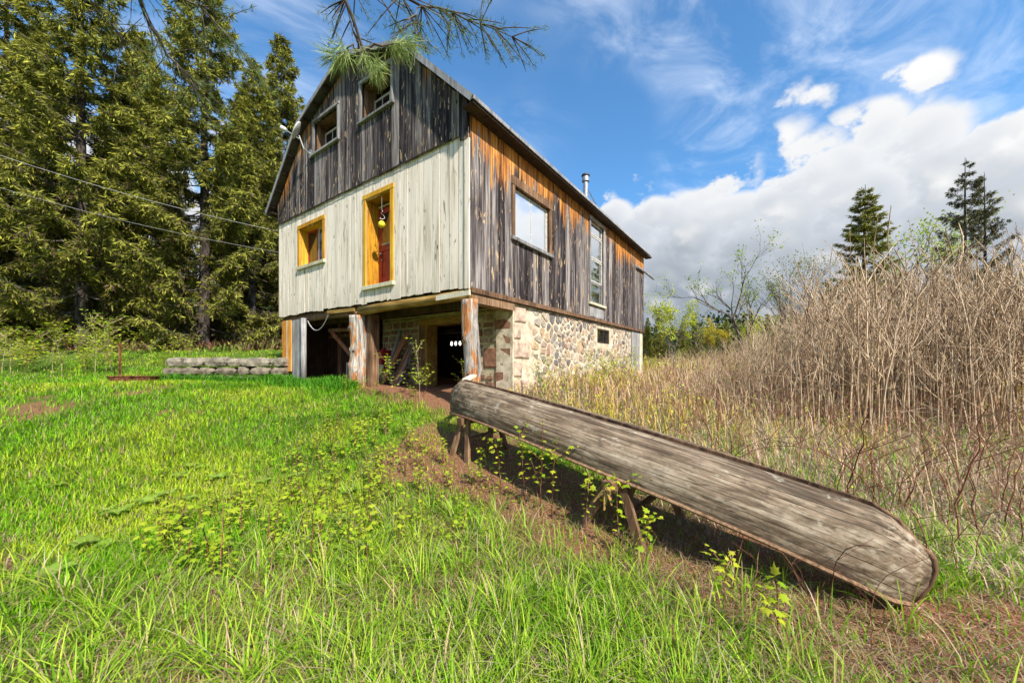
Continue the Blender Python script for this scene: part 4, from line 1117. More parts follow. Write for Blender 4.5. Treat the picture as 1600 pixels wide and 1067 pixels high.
# ------------------------------------------------------------------ grass
def build_grass():
    parts = []
    # short lawn; density falls with distance
    n = 430000
    r = np.exp(RNG.uniform(np.log(1.2), np.log(21), n)); th = RNG.uniform(radians(-64), radians(58), n)
    x = r * np.sin(th); y = r * np.cos(th)
    d, rt, wo_ = masks(x, y); keep = (RNG.random(n) > np.maximum(d * .93, rt * .96)) & (RNG.random(n) > wo_) & ~in_barn(x, y) & (y < 22)
    a_, b_ = blocal(x, y); keep &= ~((a_ > -.1) & (a_ < BL) & (b_ > BW) & (b_ < BW + .1))
    x, y, r = x[keep], y[keep], r[keep]; n = len(x)
    P = np.stack([x, y, gz(x, y) - .005], -1)
    tall = vnoise(x, y, 1.3, 7)
    H = (.045 + .05 * RNG.random(n) + .05 * tall) * (1 + .25 * sstep(r, 4, 12)); Wd = (.0042 + .00075 * r) * (.8 + .5 * RNG.random(n))
    c = mixc(vary((.19, .41, .012), n, .42, .12), vary((.42, .54, .03), n, .38, .1), sstep(vnoise(x, y, .9, 8) + (RNG.random(n) - .5) * .5, .5, .8))
    dry = RNG.random(n) < .11; c[dry] = vary((.46, .36, .18), dry.sum(), .3)
    parts.append(blades(P, H, Wd, RNG.uniform(0, 2 * pi, n), RNG.uniform(.2, 1.0, n), c, 2))
    # long foreground tufts
    nt = 2000
    r = np.exp(RNG.uniform(np.log(1.15), np.log(6.2), nt)); th = RNG.uniform(radians(-58), radians(56), nt); tx = r * np.sin(th); ty = r * np.cos(th)
    s, w = canoe_st(tx, ty); d, rt, wo_ = masks(tx, ty)
    zone = sstep(vnoise(tx, ty, 1.0, 12) * .5 + .5 * vnoise(tx, ty, .45, 13), .36, .58) * (1 - sstep(ty - .15 * tx + .42 * np.abs(np.minimum(tx, 0)), 3.3, 5.2))
    edge = sstep(w, .85, 1.25) * (1 - sstep(w, 1.9, 2.5)) * sstep(s, .4, 1.2)
    front = 1 - sstep(r, 2.6, 3.6)
    near = np.clip(np.maximum(zone, np.maximum(edge * .9, front * .55)), 0, 1)
    rightg = ((w < -.55) & (tx > .8)) * (.95 * (1 - sstep(r, 3.4, 5.8)) + .22)
    dcan = sstep(w, -.75, -.45) * (1 - sstep(w + (vnoise(tx, ty, .6, 5) - .5) * .7, .75, 1.3)) * sstep(s, -.6, .1); k = RNG.random(nt) < np.where(w > -.55, near * (1 - dcan * .93), rightg)
    tx, ty = tx[k], ty[k]; m = len(tx); nb = RNG.integers(12, 26, m); idx = np.repeat(np.arange(m), nb); n = len(idx)
    rad = .03 + .07 * RNG.random(m)
    an = RNG.uniform(0, 2 * pi, n); rr = rad[idx] * np.sqrt(RNG.random(n))
    x = tx[idx] + np.cos(an) * rr; y = ty[idx] + np.sin(an) * rr; P = np.stack([x, y, gz(x, y) - .01], -1)
    hh = (.15 + .20 * RNG.random(m))[idx] * (.55 + .6 * RNG.random(n)); dist = np.hypot(x, y)
    c = mixc(vary((.17, .36, .014), n, .50, .12), vary((.46, .57, .06), n, .40, .1), RNG.random(n) ** 1.3)
    dry = RNG.random(n) < .17; c[dry] = vary((.50, .40, .22), dry.sum(), .3)
    parts.append(blades(P, hh, (.0055 + .0006 * dist) * (.8 + .6 * RNG.random(n)), an + RNG.normal(0, .6, n), RNG.uniform(.25, 1.15, n), c, 4))
    # dead thatch lying between the tufts
    n = 30000; r = np.exp(RNG.uniform(np.log(1.15), np.log(5.5), n)); th = RNG.uniform(radians(-60), radians(56), n); x = r * np.sin(th); y = r * np.cos(th)
    k = RNG.random(n) < .25 + .75 * sstep(vnoise(x, y, .5, 15), .4, .6); x, y, r = x[k], y[k], r[k]; n = len(x)
    parts.append(blades(np.stack([x, y, gz(x, y) + .01], -1), .06 + .10 * RNG.random(n), .0035 + .0012 * RNG.random(n), RNG.uniform(0, 2 * pi, n), RNG.uniform(.9, 2.0, n), mixc(vary((.52, .40, .24), n, .35), vary((.34, .20, .11), n, .35), RNG.random(n)), 3))
    # long grass along the barn front and the foot of the stone wall
    n = 5200; b = RNG.uniform(2.4, 7.6, n); a = -.12 - np.abs(RNG.normal(0, .33, n)); pp = BC[None, :] + a[:, None] * BV + b[:, None] * BU
    n2 = 2600; q = np.stack([RNG.uniform(-10.4, -6.1, n2), 9.85 - np.abs(RNG.normal(0, .16, n2))], -1); pp = np.concatenate([pp[b > 3.0], q]); n = len(pp)
    P = np.stack([pp[:, 0], pp[:, 1], gz(pp[:, 0], pp[:, 1]) - .01], -1)
    parts.append(blades(P, .12 + .22 * RNG.random(n), .012 + .008 * RNG.random(n), RNG.uniform(0, 2 * pi, n), RNG.uniform(.2, 1, n), vary((.10, .30, .02), n, .35), 3))
    V, F, C = join(parts); me = np_mesh('grass', V, F, C, [M['grassm']])
    o = link('grass', me); setp(o, 'bright green spring grass of the lawn and long foreground tufts', 'grass', kind='stuff')
build_grass()
def build_dry():
    parts = []
    # dry straw and dead stalks lying and standing in the field right of the canoe
    n = 60000
    r = np.exp(RNG.uniform(np.log(1.6), np.log(26), n)); th = RNG.uniform(radians(-8), radians(58), n); x = r * np.sin(th); y = r * np.cos(th)
    d, rt, wo_ = masks(x, y); k = (RNG.random(n) < rt) & ~in_barn(x, y, .02); x, y, r = x[k], y[k], r[k]; n = len(x)
    P = np.stack([x, y, gz(x, y)], -1)
    c = mixc(vary((.60, .46, .29), n, .35), vary((.52, .36, .27), n, .35), RNG.random(n))
    g = RNG.random(n) < .30; c[g] = vary((.22, .38, .05), g.sum(), .35)
    H = (.06 + .16 * RNG.random(n)) * (1 + .3 * sstep(r, 5, 12))
    parts.append(blades(P, H, (.004 + .0011 * r) * (.7 + .6 * RNG.random(n)), RNG.uniform(0, 2 * pi, n), RNG.uniform(.3, 1.5, n), c, 2))
    V, F, C = join(parts); me = np_mesh('dry_grass', V, F, C, [M['dryg']])
    setp(link('dry_grass', me), 'tan dead straw and thin green shoots in the brushy field', 'dry grass', kind='stuff')
    # pine needles and twigs littering the bare soil
    n = 52000; x = RNG.uniform(-4.5, 5.0, n); y = RNG.uniform(1.2, 8, n); d, rt, wo_ = masks(x, y); k = RNG.random(n) < d; x, y = x[k], y[k]; n = len(x)
    P = np.stack([x, y, gz(x, y) + .004], -1); L = .03 + .07 * RNG.random(n); az = RNG.uniform(0, 2 * pi, n)
    dirv = np.stack([np.cos(az), np.sin(az), RNG.uniform(-.05, .25, n)], -1) * L[:, None]; sd_ = np.stack([-np.sin(az), np.cos(az), np.zeros(n)], -1) * (.0018 + .0015 * RNG.random(n))[:, None]
    V = np.stack([P - sd_, P + sd_, P + dirv], 1).reshape(-1, 3); F = np.arange(3 * n).reshape(-1, 3)
    C = np.repeat(mixc(vary((.42, .17, .08), n, .45), vary((.60, .45, .29), n, .35), (RNG.random(n) < .4).astype(float)), 3, 0)
    setp(link('pine_needle_litter', np_mesh('pine_needle_litter', V, F, C, [M['dryg']])), 'red-brown fallen pine needles on the bare soil by the canoe', 'litter', kind='stuff')
build_dry()

# ------------------------------------------------------------------ spruces
def quad_cards(P, D, L, Wd, cols, N=None):
    """tapered needle sprigs: triangle pairs from P along D (unit) of length L"""
    n = len(P); rnd = RNG.normal(0, 1, (n, 3)) if N is None else N
    S = np.cross(D, rnd); S /= (np.linalg.norm(S, axis=1, keepdims=True) + 1e-9); S *= Wd[:, None] * .5
    mid = P + D * (L * .45)[:, None]; tip = P + D * L[:, None]
    V = np.stack([P, mid + S, tip, mid - S], 1).reshape(-1, 3); F = np.arange(4 * n).reshape(-1, 4)
    return V, F, np.repeat(cols, 4, 0)
def spruce_meshes(seed, h=15.0, rad=2.9, whorl=.36, dens=1.0, start=.10, droop=.28, col1=(.065, .085, .02), col2=(.48, .47, .07)):
    rg = np.random.default_rng(seed); trunk = [(np.array([[0, 0, -.4], [.04, .02, h * .25], [0, .05, h * .6], [0, 0, h]]), np.array([.20, .16, .09, .012]))]
    limbs = []; Ps, Ds, Ls, Cs = [], [], [], []
    z = h * start
    while z < h * .985:
        f = (z / h); Rw = rad * (1 - f) ** .82 * (.55 + .45 * min(1, f / .22)) + .10
        nb = int(rg.integers(4, 7)); a0 = rg.uniform(0, 2 * pi)
        for i in range(nb):
            if rg.random() > dens: continue
            L = Rw * rg.uniform(.62, 1.18); a = a0 + 2 * pi * i / nb + rg.normal(0, .22); zz = z + rg.normal(0, .10)
            m = max(4, int(L * 3.2)); t = np.linspace(0, 1, m + 1)
            up = .35 * f - droop * (1 - f)
            px = np.cos(a) * L * t; py = np.sin(a) * L * t; pz = zz + L * (up * t + .28 * t ** 2.2 * (1 - f * .5) - .05 * np.sin(t * 5))
            line = np.stack([px, py, pz], -1); limbs.append((line, .030 * (L / 2.5) * (1 - t * .85) + .004))
            # side twigs with needles
            nt = int(L * 22 * dens) + 7; tt = rg.uniform(.16, 1.0, nt) ** .8; base = np.stack([np.interp(tt, t, px), np.interp(tt, t, py), np.interp(tt, t, pz)], -1)
            side = rg.choice([-1, 1], nt); sp = a + side * rg.uniform(.5, 1.15, nt); tl = L * .30 * (1.12 - tt) * rg.uniform(.6, 1.3, nt) + .12
            hang = rg.uniform(-1.25, -.05, nt)
            td = np.stack([np.cos(sp), np.sin(sp), hang], -1); td /= np.linalg.norm(td, axis=1, keepdims=True)
            for j in range(nt):
                k = int(tl[j] / .026) + 5; u = rg.random(k)
                P = base[j] + td[j] * (tl[j] * u)[:, None]; D = td[j] * .75 + rg.normal(0, .55, (k, 3)); D[:, 2] -= .16; D /= np.linalg.norm(D, axis=1, keepdims=True)
                Ps.append(P); Ds.append(D); Ls.append(rg.uniform(.10, .25, k))
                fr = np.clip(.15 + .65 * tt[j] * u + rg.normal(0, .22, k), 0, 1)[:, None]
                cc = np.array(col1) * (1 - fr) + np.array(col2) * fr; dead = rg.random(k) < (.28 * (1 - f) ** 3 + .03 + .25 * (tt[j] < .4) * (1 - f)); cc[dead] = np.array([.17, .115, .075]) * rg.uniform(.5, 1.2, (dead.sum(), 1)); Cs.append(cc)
        z += whorl * rg.uniform(.7, 1.25) * (.75 + .5 * (1 - f))
    P = np.concatenate(Ps); D = np.concatenate(Ds); L = np.concatenate(Ls); C = np.concatenate(Cs) * (1 + rg.normal(0, .18, (len(P), 1))); C = np.clip(C, .004, .6)
    V, F, CC = quad_cards(P, D, L, L * .14 + .009, C)
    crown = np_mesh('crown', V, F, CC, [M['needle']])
    tv, tf_ = tubes_np(trunk, 10); lv, lf = tubes_np(limbs, 3)
    return np_mesh('trunk', tv, tf_, None, [M['barkdk']], smooth=True), np_mesh('limbs', lv, lf, None, [M['barkdk']]), crown
SPR = [spruce_meshes(1, 15, 3.4, .48, .95, .05), spruce_meshes(2, 15, 3.3, .50, .92, .08), spruce_meshes(3, 15, 2.7, .46, .95, .05)]
def place_tree(meshes, x, y, sc, rot, name, label, group, cat='tree', sxy=None):
    e_ = empty(name, (x, y, gzf(x, y) - .05), rot); sxy = sxy or sc; e_.scale = (sxy, sxy, sc)
    setp(e_, label, cat, group)
    for nm, me in zip(('trunk', 'limbs', 'crown'), meshes):
        if me is not None:
            o = link(nm, me, e_)
            if nm == 'limbs': o['kind'] = 'stuff'
    return e_
def px2(x, d): return (x - 800) / FPX * d
left_trees = [  # image x, depth, variant, height scale, label
    (318, 16.2, 0, 1.17, 'full dark spruce with drooping boughs standing behind the fence post'),
    (128, 15.0, 1, 1.22, 'tall spruce with bare dark lower trunk by the lawn edge'),
    (440, 20.0, 2, 1.12, 'narrow pointed spruce rising just behind the barn roof edge'),
    (10, 15.6, 0, 1.20, 'heavy spruce at the end of the row farthest from the barn'),
    (225, 21.5, 1, 1.16, 'spruce in the second row between the two big front spruces'),
    (60, 22.0, 2, 1.25, 'spruce in the second row behind the bare trunked spruce'),
    (385, 24.5, 0, 1.05, 'spruce in the second row behind the narrow pointed one'),
    (395, 17.5, 1, .92, 'shorter spruce filling the gap beside the barn wall'),
    (215, 17.5, 2, 1.02, 'shorter spruce between the fence post and the bare trunked spruce'),
    (-120, 14.0, 1, 1.15, 'spruce at the lawn edge past the end of the row')]
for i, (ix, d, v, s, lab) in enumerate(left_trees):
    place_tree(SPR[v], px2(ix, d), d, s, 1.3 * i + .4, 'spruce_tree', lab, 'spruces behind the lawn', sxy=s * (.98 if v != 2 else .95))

# ------------------------------------------------------------------ leafless and budding trees
def grow(rg, p, d, L, r, depth, lines, tips, spread=.55, kids=(2, 4), upb=.10, seg=5, shrink=.68):
    pts = [p.copy()]; rr = [r]; dd = d / np.linalg.norm(d)
    for i in range(seg):
        dd = dd + rg.normal(0, .10, 3) + np.array([0, 0, upb]); dd /= np.linalg.norm(dd); p = p + dd * L / seg; pts.append(p.copy()); rr.append(r * (1 - .45 * (i + 1) / seg) if depth > 0 else r * (1 - .85 * (i + 1) / seg))
    lines.append((np.array(pts), np.array(rr)))
    if depth == 0: tips.append((pts, dd)); return
    nk = int(rg.integers(*kids)) + (1 if depth > 1 else 0)
    for k in range(nk):
        t = rg.uniform(.35, 1.0) if k else 1.0; i = min(seg, max(1, int(round(t * seg)))); q = pts[i]
        side = rg.normal(0, 1, 3); side -= dd * side.dot(dd); side /= np.linalg.norm(side) + 1e-9; nd_ = dd * (1 - spread * .35) + side * spread * rg.uniform(.6, 1.3)
        grow(rg, q, nd_, L * shrink * rg.uniform(.75, 1.15), rr[i] * .72, depth - 1, lines, tips, spread, kids, upb, max(3, seg - 1), shrink)
def leaf_cloud(rg, tips, n_per, size, spread, c1, c2):
    P = []; 
    for pts, dd in tips:
        for _ in range(n_per):
            i = rg.integers(0, len(pts)); P.append(pts[i] + rg.normal(0, spread, 3))
    P = np.array(P); n = len(P); D = rg.normal(0, 1, (n, 3)); D /= np.linalg.norm(D, axis=1, keepdims=True); L = size * rg.uniform(.6, 1.3, n)
    f = rg.random((n, 1)); C = np.array(c1) * (1 - f) + np.array(c2) * f
    return quad_cards(P, D, L, L * .62, C)
def decid(seed, h, depth=4, leaves=3, size=.10, c1=(.22, .34, .05), c2=(.42, .52, .10), bark='barkgy', stems=1, trunk_r=.09, spread=.5, lspread=.12, upb=.10):
    rg = np.random.default_rng(seed); lines, tips = [], []
    for s in range(stems):
        a = rg.uniform(0, 2 * pi); base = np.array([cos(a) * .15 * (s > 0), sin(a) * .15 * (s > 0), -.2]); d = np.array([cos(a) * .18 * (stems > 1), sin(a) * .18 * (stems > 1), 1.0])
        grow(rg, base, d, h * .42, 1.25 * trunk_r / (1 + .3 * (stems - 1)), depth, lines, tips, spread, (2, 4), upb, 6, .62)
    nt = max(1, stems); V, F = tubes_np(lines[:1], 6); tr_ = np_mesh('trunk', V, F, None, [M[bark]], smooth=True)
    V, F = tubes_np(lines[1:], 4); lm = np_mesh('limbs', V, F, None, [M[bark]])
    cr_ = None
    if leaves: V, F, C = leaf_cloud(rg, tips, leaves, size, lspread, c1, c2); cr_ = np_mesh('crown', V, F, C, [M['leaf']])
    return tr_, lm, cr_
right_trees = []
sp_sparse = spruce_meshes(9, 15, 2.9, .62, .55, .12, -.05, (.05, .055, .03), (.17, .17, .06))
sp_small = spruce_meshes(12, 15, 2.6, .46, .9, .05)
place_tree(sp_small, px2(1352, 27), 27, 14.6 / 15 * .95, .7, 'spruce_tree', 'dense dark green spruce rising above the thicket against the cloud', 'conifers beyond the thicket', sxy=1.25)
place_tree(sp_sparse, px2(1508, 20), 20, .80, 2.1, 'larch_tree', 'thin larch with sparse bare boughs and twin tops above the thicket', 'conifers beyond the thicket', sxy=.78)
place_tree(sp_sparse, px2(1538, 21), 21, .78, 4.4, 'larch_tree', 'thin larch close beside its twin above the thicket', 'conifers beyond the thicket', sxy=.7)
D1 = decid(31, 8.5, 5, 2, .12, trunk_r=.10); D2 = decid(33, 8.0, 5, 1, .11, (.20, .24, .08), (.34, .38, .12), stems=4, trunk_r=.10, spread=.42)
D3 = decid(37, 10, 5, 3, .17, (.30, .42, .07), (.52, .60, .14), trunk_r=.12, lspread=.2); D4 = decid(41, 7.0, 4, 9, .16, (.36, .46, .03), (.62, .62, .05), trunk_r=.08, stems=2)
D5 = decid(45, 6.0, 4, 10, .16, (.45, .36, .03), (.62, .52, .06), trunk_r=.07, stems=3)
for m_, ix, d, s, lab in ((D1, 1160, 24, 1.12, 'slender budding tree with open crown left of the bare grey clump'), (D2, 1240, 25, 1.32, 'many stemmed bare grey tree with upswept branches'),
        (D3, 1405, 30, 1.45, 'tall birch with pale new leaves right behind the dense spruce'), (D3, 1450, 31, 1.3, 'thin birch with pale leaves leaning toward the larches'),
        (D1, 1096, 30, .72, 'small budding tree at the far end of the brushy field'), (D2, 1580, 15, .72, 'bare branching sapling standing past the larches')):
    place_tree(m_, px2(ix, d), d, s, ix * .1, 'budding_tree' if m_ is not D2 else 'bare_tree', lab, 'leafless trees beyond the thicket')
for m_, ix, d, s, lab in ((D4, 1045, 38, 1.25, 'bright yellow-green leafing tree just past the barn end'), (D4, 1255, 30, .72, 'bright yellow-green leafing bush below the bare grey tree'),
        (D5, 1400, 24, .98, 'golden budding tree in front of the dense spruce'), (D4, 1180, 36, .8, 'yellow-green bush low at the far tree line'), (D5, 1120, 33, .85, 'golden bush low at the far tree line'),
        (D4, 1440, 27, .8, 'yellow-green bush beside the golden budding tree')):
    place_tree(m_, px2(ix, d), d, s, ix * .2, 'leafing_tree', lab, 'leafing trees beyond the thicket')
fi = 0
for ix, d, s in ((1012, 42, .40), (1030, 46, .52), (1066, 44, .38), (1085, 46, .48), (1135, 50, .46), (1160, 48, .36), (1200, 52, .52), (1228, 50, .42), (1290, 52, .5), (985, 48, .4), (1320, 46, .55)):
    place_tree((sp_small if fi % 2 else SPR[2]), px2(ix, d), d, s, ix * .3, 'spruce_tree', 'small dark spruce in the distant tree line beyond the field', 'small spruces of the far tree line', sxy=s * .95); fi += 1
# far wood mass closing the horizon
def far_wood():
    n = 90000; th = RNG.uniform(radians(-80), radians(80), n); r = RNG.uniform(62, 95, n); x = r * np.sin(th); y = r * np.cos(th)
    top = (3.5 + 5.0 * vnoise(x, y, 7, 3) + 2.5 * vnoise(x, y, 2.5, 4)) * (1 + .4 * (x < -10)); z = RNG.random(n) ** .7 * top + gz(x, y)
    P = np.stack([x, y, z], -1); D = RNG.normal(0, 1, (n, 3)); D /= np.linalg.norm(D, axis=1, keepdims=True); L = RNG.uniform(.4, 1.0, n)
    c = mixc(vary((.03, .055, .02), n, .4), vary((.32, .36, .08), n, .4), sstep(vnoise(x, y, 6, 21) + (RNG.random(n) - .5) * .3, .45, .75))
    V, F, C = quad_cards(P, D, L, L * .6, c); setp(link('far_wood', np_mesh('far_wood', V, F, C, [M['leaf']])), 'distant mixed wood along the horizon', 'wood', kind='stuff')
far_wood()

def undergrowth():
    n = 42000; x = RNG.uniform(-34, -5, n); y = RNG.uniform(14.5, 30, n); k = ~in_barn(x, y, .2); x, y = x[k], y[k]; n = len(x)
    P = np.stack([x, y, gz(x, y)], -1); c = mixc(vary((.16, .09, .05), n, .4), vary((.20, .24, .05), n, .4), (vnoise(x, y, 1.8, 51) + (RNG.random(n) - .5) * .5 > .52).astype(float))
    V, F, C = blades(P, .10 + .42 * RNG.random(n) ** 2, .04 + .05 * RNG.random(n), RNG.uniform(0, 2 * pi, n), RNG.uniform(.2, 1.3, n), c, 2)
    setp(link('undergrowth', np_mesh('undergrowth', V, F, C, [M['dryg']])), 'brown and green undergrowth on the bank below the spruces', 'undergrowth', kind='stuff')
undergrowth()
# ------------------------------------------------------------------ thicket of bare shrub stems, right
def stem_mesh(seed, h, r, kinds=3, lean=.12):
    rg = np.random.default_rng(seed); lines = []
    m = 7; t = np.linspace(0, 1, m); ax = rg.normal(0, 1, 2) * lean * h * .7; wob = rg.normal(0, .03, (m, 2)) * h * .35
    wob[0] = 0
    P = np.stack([ax[0] * t ** 1.5 + wob[:, 0] * t, ax[1] * t ** 1.5 + wob[:, 1] * t, h * t], -1); P[0, 2] = -.08; lines.append((P, r * (1 - .6 * t)))
    for k in range(kinds):
        i = int(rg.integers(m // 2 - 1, m - 1)); a = rg.uniform(0, 2 * pi); L = h * rg.uniform(.18, .42); q = P[i]; el_ = rg.uniform(.9, 2.2)
        u = np.linspace(0, 1, 4)[:, None]; d = np.array([cos(a), sin(a), el_]); d /= np.linalg.norm(d)
        B = q + d * L * u + np.array([0, 0, .10 * L]) * u ** 2 + rg.normal(0, .015, (4, 3)) * u; lines.append((B, r * .62 * (1 - .65 * u[:, 0])))
        for k2 in range(rg.integers(0, 3)):
            a2 = a + rg.normal(0, .9); q2 = B[int(rg.integers(1, 4))]; d2 = np.array([cos(a2), sin(a2), 1.4]); d2 /= np.linalg.norm(d2); v = np.linspace(0, 1, 3)[:, None]
            lines.append((q2 + d2 * L * .55 * v, r * .4 * (1 - .6 * v[:, 0])))
    return lines
stem_lines = [stem_mesh(100 + i, 1.0, .0052 + .0016 * (i % 3), 2 + i % 4, .075) for i in range(12)]
stem_me = []
for i, ln in enumerate(stem_lines):
    V, F = tubes_np(ln, 4); stem_me.append(np_mesh('shrub_stem', V, F, None, [M['stem']], smooth=True))
def thicket_height(x, y):
    k = x / np.maximum(y, .1); ridge = sstep(k, .52, .98)
    return (.95 + 1.5 * ridge) * (.8 + .4 * vnoise(x, y, 1.6, 31)) 
def thicket_points(n):
    out = []
    while len(out) < n:
        d = math.exp(random.uniform(math.log(5.0), math.log(17))); k = random.uniform(.42, 1.52); x = k * d; y = d
        if in_barn(np.array(x), np.array(y), .4): continue
        dens = float(sstep(k + (y - 6) * .035, .50, .95)); 
        if k < .85 and y < 6.0: continue
        if y < 5.6 + 1.2 * float(vnoise(x, y, 1.2, 33)): continue
        if random.random() > .30 + .70 * dens: continue
        if vnoise(np.array(x), np.array(y), .9, 35) < .22: continue
        out.append((x, y))
    return out
pts = thicket_points(1250); pts.sort(key=lambda p: p[1])
bulkV, bulkF = [], []; off = 0
for i, (x, y) in enumerate(pts):
    h = float(thicket_height(np.array(x), np.array(y))) * random.uniform(.75, 1.2); k = random.randrange(12); rz = random.uniform(0, 2 * pi)
    thick = random.uniform(.75, 1.35) * (1.0 + .5 * (h / 3))
    if i < 280:
        o = link('shrub_stem', stem_me[k]); o.location = (x, y, gzf(x, y)); o.rotation_euler = (random.gauss(0, .05), random.gauss(0, .05), rz); sxy = h * .8; o.scale = (sxy, sxy, h)
        setp(o, 'tall bare tan shrub stem at the front of the brushy thicket', 'shrub', 'bare stems of the thicket')
    else:
        me = stem_me[k]
        if not hasattr(me, '_x'): pass
        V, F = tubes_np(stem_lines[k], 3); V = V * np.array([h * .8 * thick, h * .8 * thick, h]); c, s_ = cos(rz), sin(rz)
        V = np.stack([V[:, 0] * c - V[:, 1] * s_ + x + .06 * random.gauss(0, 1) * V[:, 2], V[:, 0] * s_ + V[:, 1] * c + y + .05 * random.gauss(0, 1) * V[:, 2], V[:, 2] + gzf(x, y)], -1)
        bulkV.append(V); bulkF.append(F + off); off += len(V)
setp(link('thicket', np_mesh('thicket', np.concatenate(bulkV), np.concatenate(bulkF), None, [M['stem']], smooth=True)), 'dense mass of bare tan shrub stems behind the front stems', 'thicket', kind='stuff')
# low pink-tan weeds and twigs of the field, with yellow buds near the barn
def field_weeds():
    n = 15000; lines_v, cols = [], []
    d = np.exp(RNG.uniform(np.log(3.2), np.log(24), n)); k = RNG.uniform(-.02, 1.5, n); x = k * d; y = d
    s, w = canoe_st(x, y); dd_, rt, _ = masks(x, y); keep = (RNG.random(n) < rt * (.10 + .9 * sstep(y - .25 * np.maximum(x, 0), 4.4, 6.6))) & ~in_barn(x, y, .12) & (w < -.75)
    x, y, d = x[keep], y[keep], d[keep]; n = len(x); k = x / y
    H = (.35 + .55 * RNG.random(n)) * (.7 + .6 * vnoise(x, y, 1.3, 41)) * (1 + .25 * sstep(y, 6, 11)); P = np.stack([x, y, gz(x, y) - .02], -1)
    ba, bb = blocal(x, y); H *= 1 - .5 * (1 - sstep(-bb, .6, 2.6)) * (ba > 0) * (ba < BL + 1)
    gold = sstep(vnoise(x, y, 1.5, 43) + .3 * (1 - sstep(k, .25, .8)) + (RNG.random(n) - .5) * .4, .62, .9)
    c = mixc(mixc(vary((.58, .41, .27), n, .38), vary((.34, .17, .11), n, .38), (RNG.random(n) < .3).astype(float)), vary((.58, .44, .08), n, .3), gold)
    az = RNG.uniform(0, 2 * pi, n); lean = RNG.uniform(.05, .6, n)
    A = blades(P, H, .006 + .0010 * d, az, lean, c, 3)
    # side twigs
    m = n * 3; ii = np.repeat(np.arange(n), 3); t = RNG.uniform(.25, .9, m); out = lean[ii] * H[ii] * t ** 1.8; up = H[ii] * (t - .38 * lean[ii] * t ** 2.4)
    Q = P[ii] + np.stack([np.cos(az[ii]) * out, np.sin(az[ii]) * out, up], -1)
    B = blades(Q, H[ii] * RNG.uniform(.2, .5, m), .004 + .0007 * d[ii], RNG.uniform(0, 2 * pi, m), RNG.uniform(.3, .9, m), c[ii], 2)
    # buds / small new leaves
    m = n * 2; ii = np.repeat(np.arange(n), 2); sel = RNG.random(m) < .22 + .6 * gold[ii]; ii = ii[sel]; m = len(ii)
    Q = P[ii] + np.stack([RNG.normal(0, .10, m), RNG.normal(0, .10, m), H[ii] * RNG.uniform(.45, 1.02, m)], -1); D = RNG.normal(0, 1, (m, 3)); D /= np.linalg.norm(D, axis=1, keepdims=True)
    L = (.02 + .0030 * d[ii]) * RNG.uniform(.7, 1.4, m); V, F, C = quad_cards(Q, D, L, L * .6, vary((.42, .46, .05), m, .35)); F3 = np.concatenate([F[:, [0, 1, 2]], F[:, [0, 2, 3]]])
    V, F, C = join([A, B, (V, F3, C)]); setp(link('field_weeds', np_mesh('field_weeds', V, F, C, [M['dryg']])), 'pinkish tan dead weeds and golden budding twigs filling the field', 'weeds', kind='stuff')
field_weeds()
# tangle of fine tan twigs between the thicket stems
def twigs():
    n = 2000; P = thicket_points(900); P = np.array(P); ii = RNG.integers(0, len(P), n); x = P[ii, 0] + RNG.normal(0, .25, n); y = P[ii, 1] + RNG.normal(0, .25, n)
    z = gz(x, y) + RNG.random(n) * thicket_height(x, y) * .75; az = RNG.uniform(0, 2 * pi, n); L = RNG.uniform(.35, 1.0, n); el_ = RNG.uniform(-.1, 1.2, n)
    lines = []
    for i in range(n):
        d = np.array([cos(az[i]) * cos(el_[i]), sin(az[i]) * cos(el_[i]), sin(el_[i])]); u = np.linspace(0, 1, 4)[:, None]
        lines.append((np.array([x[i], y[i], z[i]]) + d * L[i] * u + np.array([0, 0, -.12 * L[i]]) * u ** 2 + RNG.normal(0, .02, (4, 3)) * u, .0052 * (1 - .6 * u[:, 0])))
    V, F = tubes_np(lines, 3); setp(link('thicket_twigs', np_mesh('thicket_twigs', V, F, None, [M['stem']])), 'tangled fine tan twigs between the thicket stems', 'twigs', kind='stuff')
twigs()

# ------------------------------------------------------------------ arching bramble canes with a few new leaves
def cane_mesh(seed, L, r):
    rg = np.random.default_rng(seed); m = 12; t = np.linspace(0, 1, m); arch = rg.uniform(.15, .75)
    x = L * arch * t ** 2 * .9; z = L * (t * .92 - arch * .62 * t ** 2.6); y = np.cumsum(rg.normal(0, .012, m)) * L
    P = np.stack([x, y, z], -1); P[0, 2] = -.05; lines = [(P, r * (1 - .6 * t))]
    for k in range(rg.integers(1, 4)):
        i = int(rg.integers(4, m - 2)); a = rg.uniform(0, 2 * pi); u = np.linspace(0, 1, 4)[:, None]; d = np.array([cos(a), sin(a), .7]); lines.append((P[i] + d * L * .22 * u, r * .5 * (1 - .5 * u[:, 0])))
    V, F = tubes_np(lines, 5); return np_mesh('bramble_cane', V, F, None, [M['cane']], smooth=True)
canes = [cane_mesh(200 + i, 1.0, .0030 + .0008 * (i % 3)) for i in range(8)]
placed = 0; rc = random.Random(77)
def put_cane(x, y, h, az, lab, grp):
    o = link('bramble_cane', canes[rc.randrange(8)]); o.location = (x, y, gzf(x, y)); o.rotation_euler = (rc.gauss(0, .08), rc.gauss(0, .08), az); o.scale = (h, h, h); setp(o, lab, 'bramble', grp)
while placed < 150:
    d = math.exp(rc.uniform(math.log(2.3), math.log(8.0))); k = rc.uniform(.25, 1.5); x, y = k * d, d; s, w = canoe_st(x, y)
    if w > -.55 or in_barn(np.array(x), np.array(y), .2): continue
    put_cane(x, y, rc.uniform(.8, 1.6) * (.75 + .25 * min(1, d / 5)), rc.uniform(0, 2 * pi), 'thin red-brown bramble cane arching in the field behind the canoe', 'bramble canes behind the canoe'); placed += 1
placed = 0
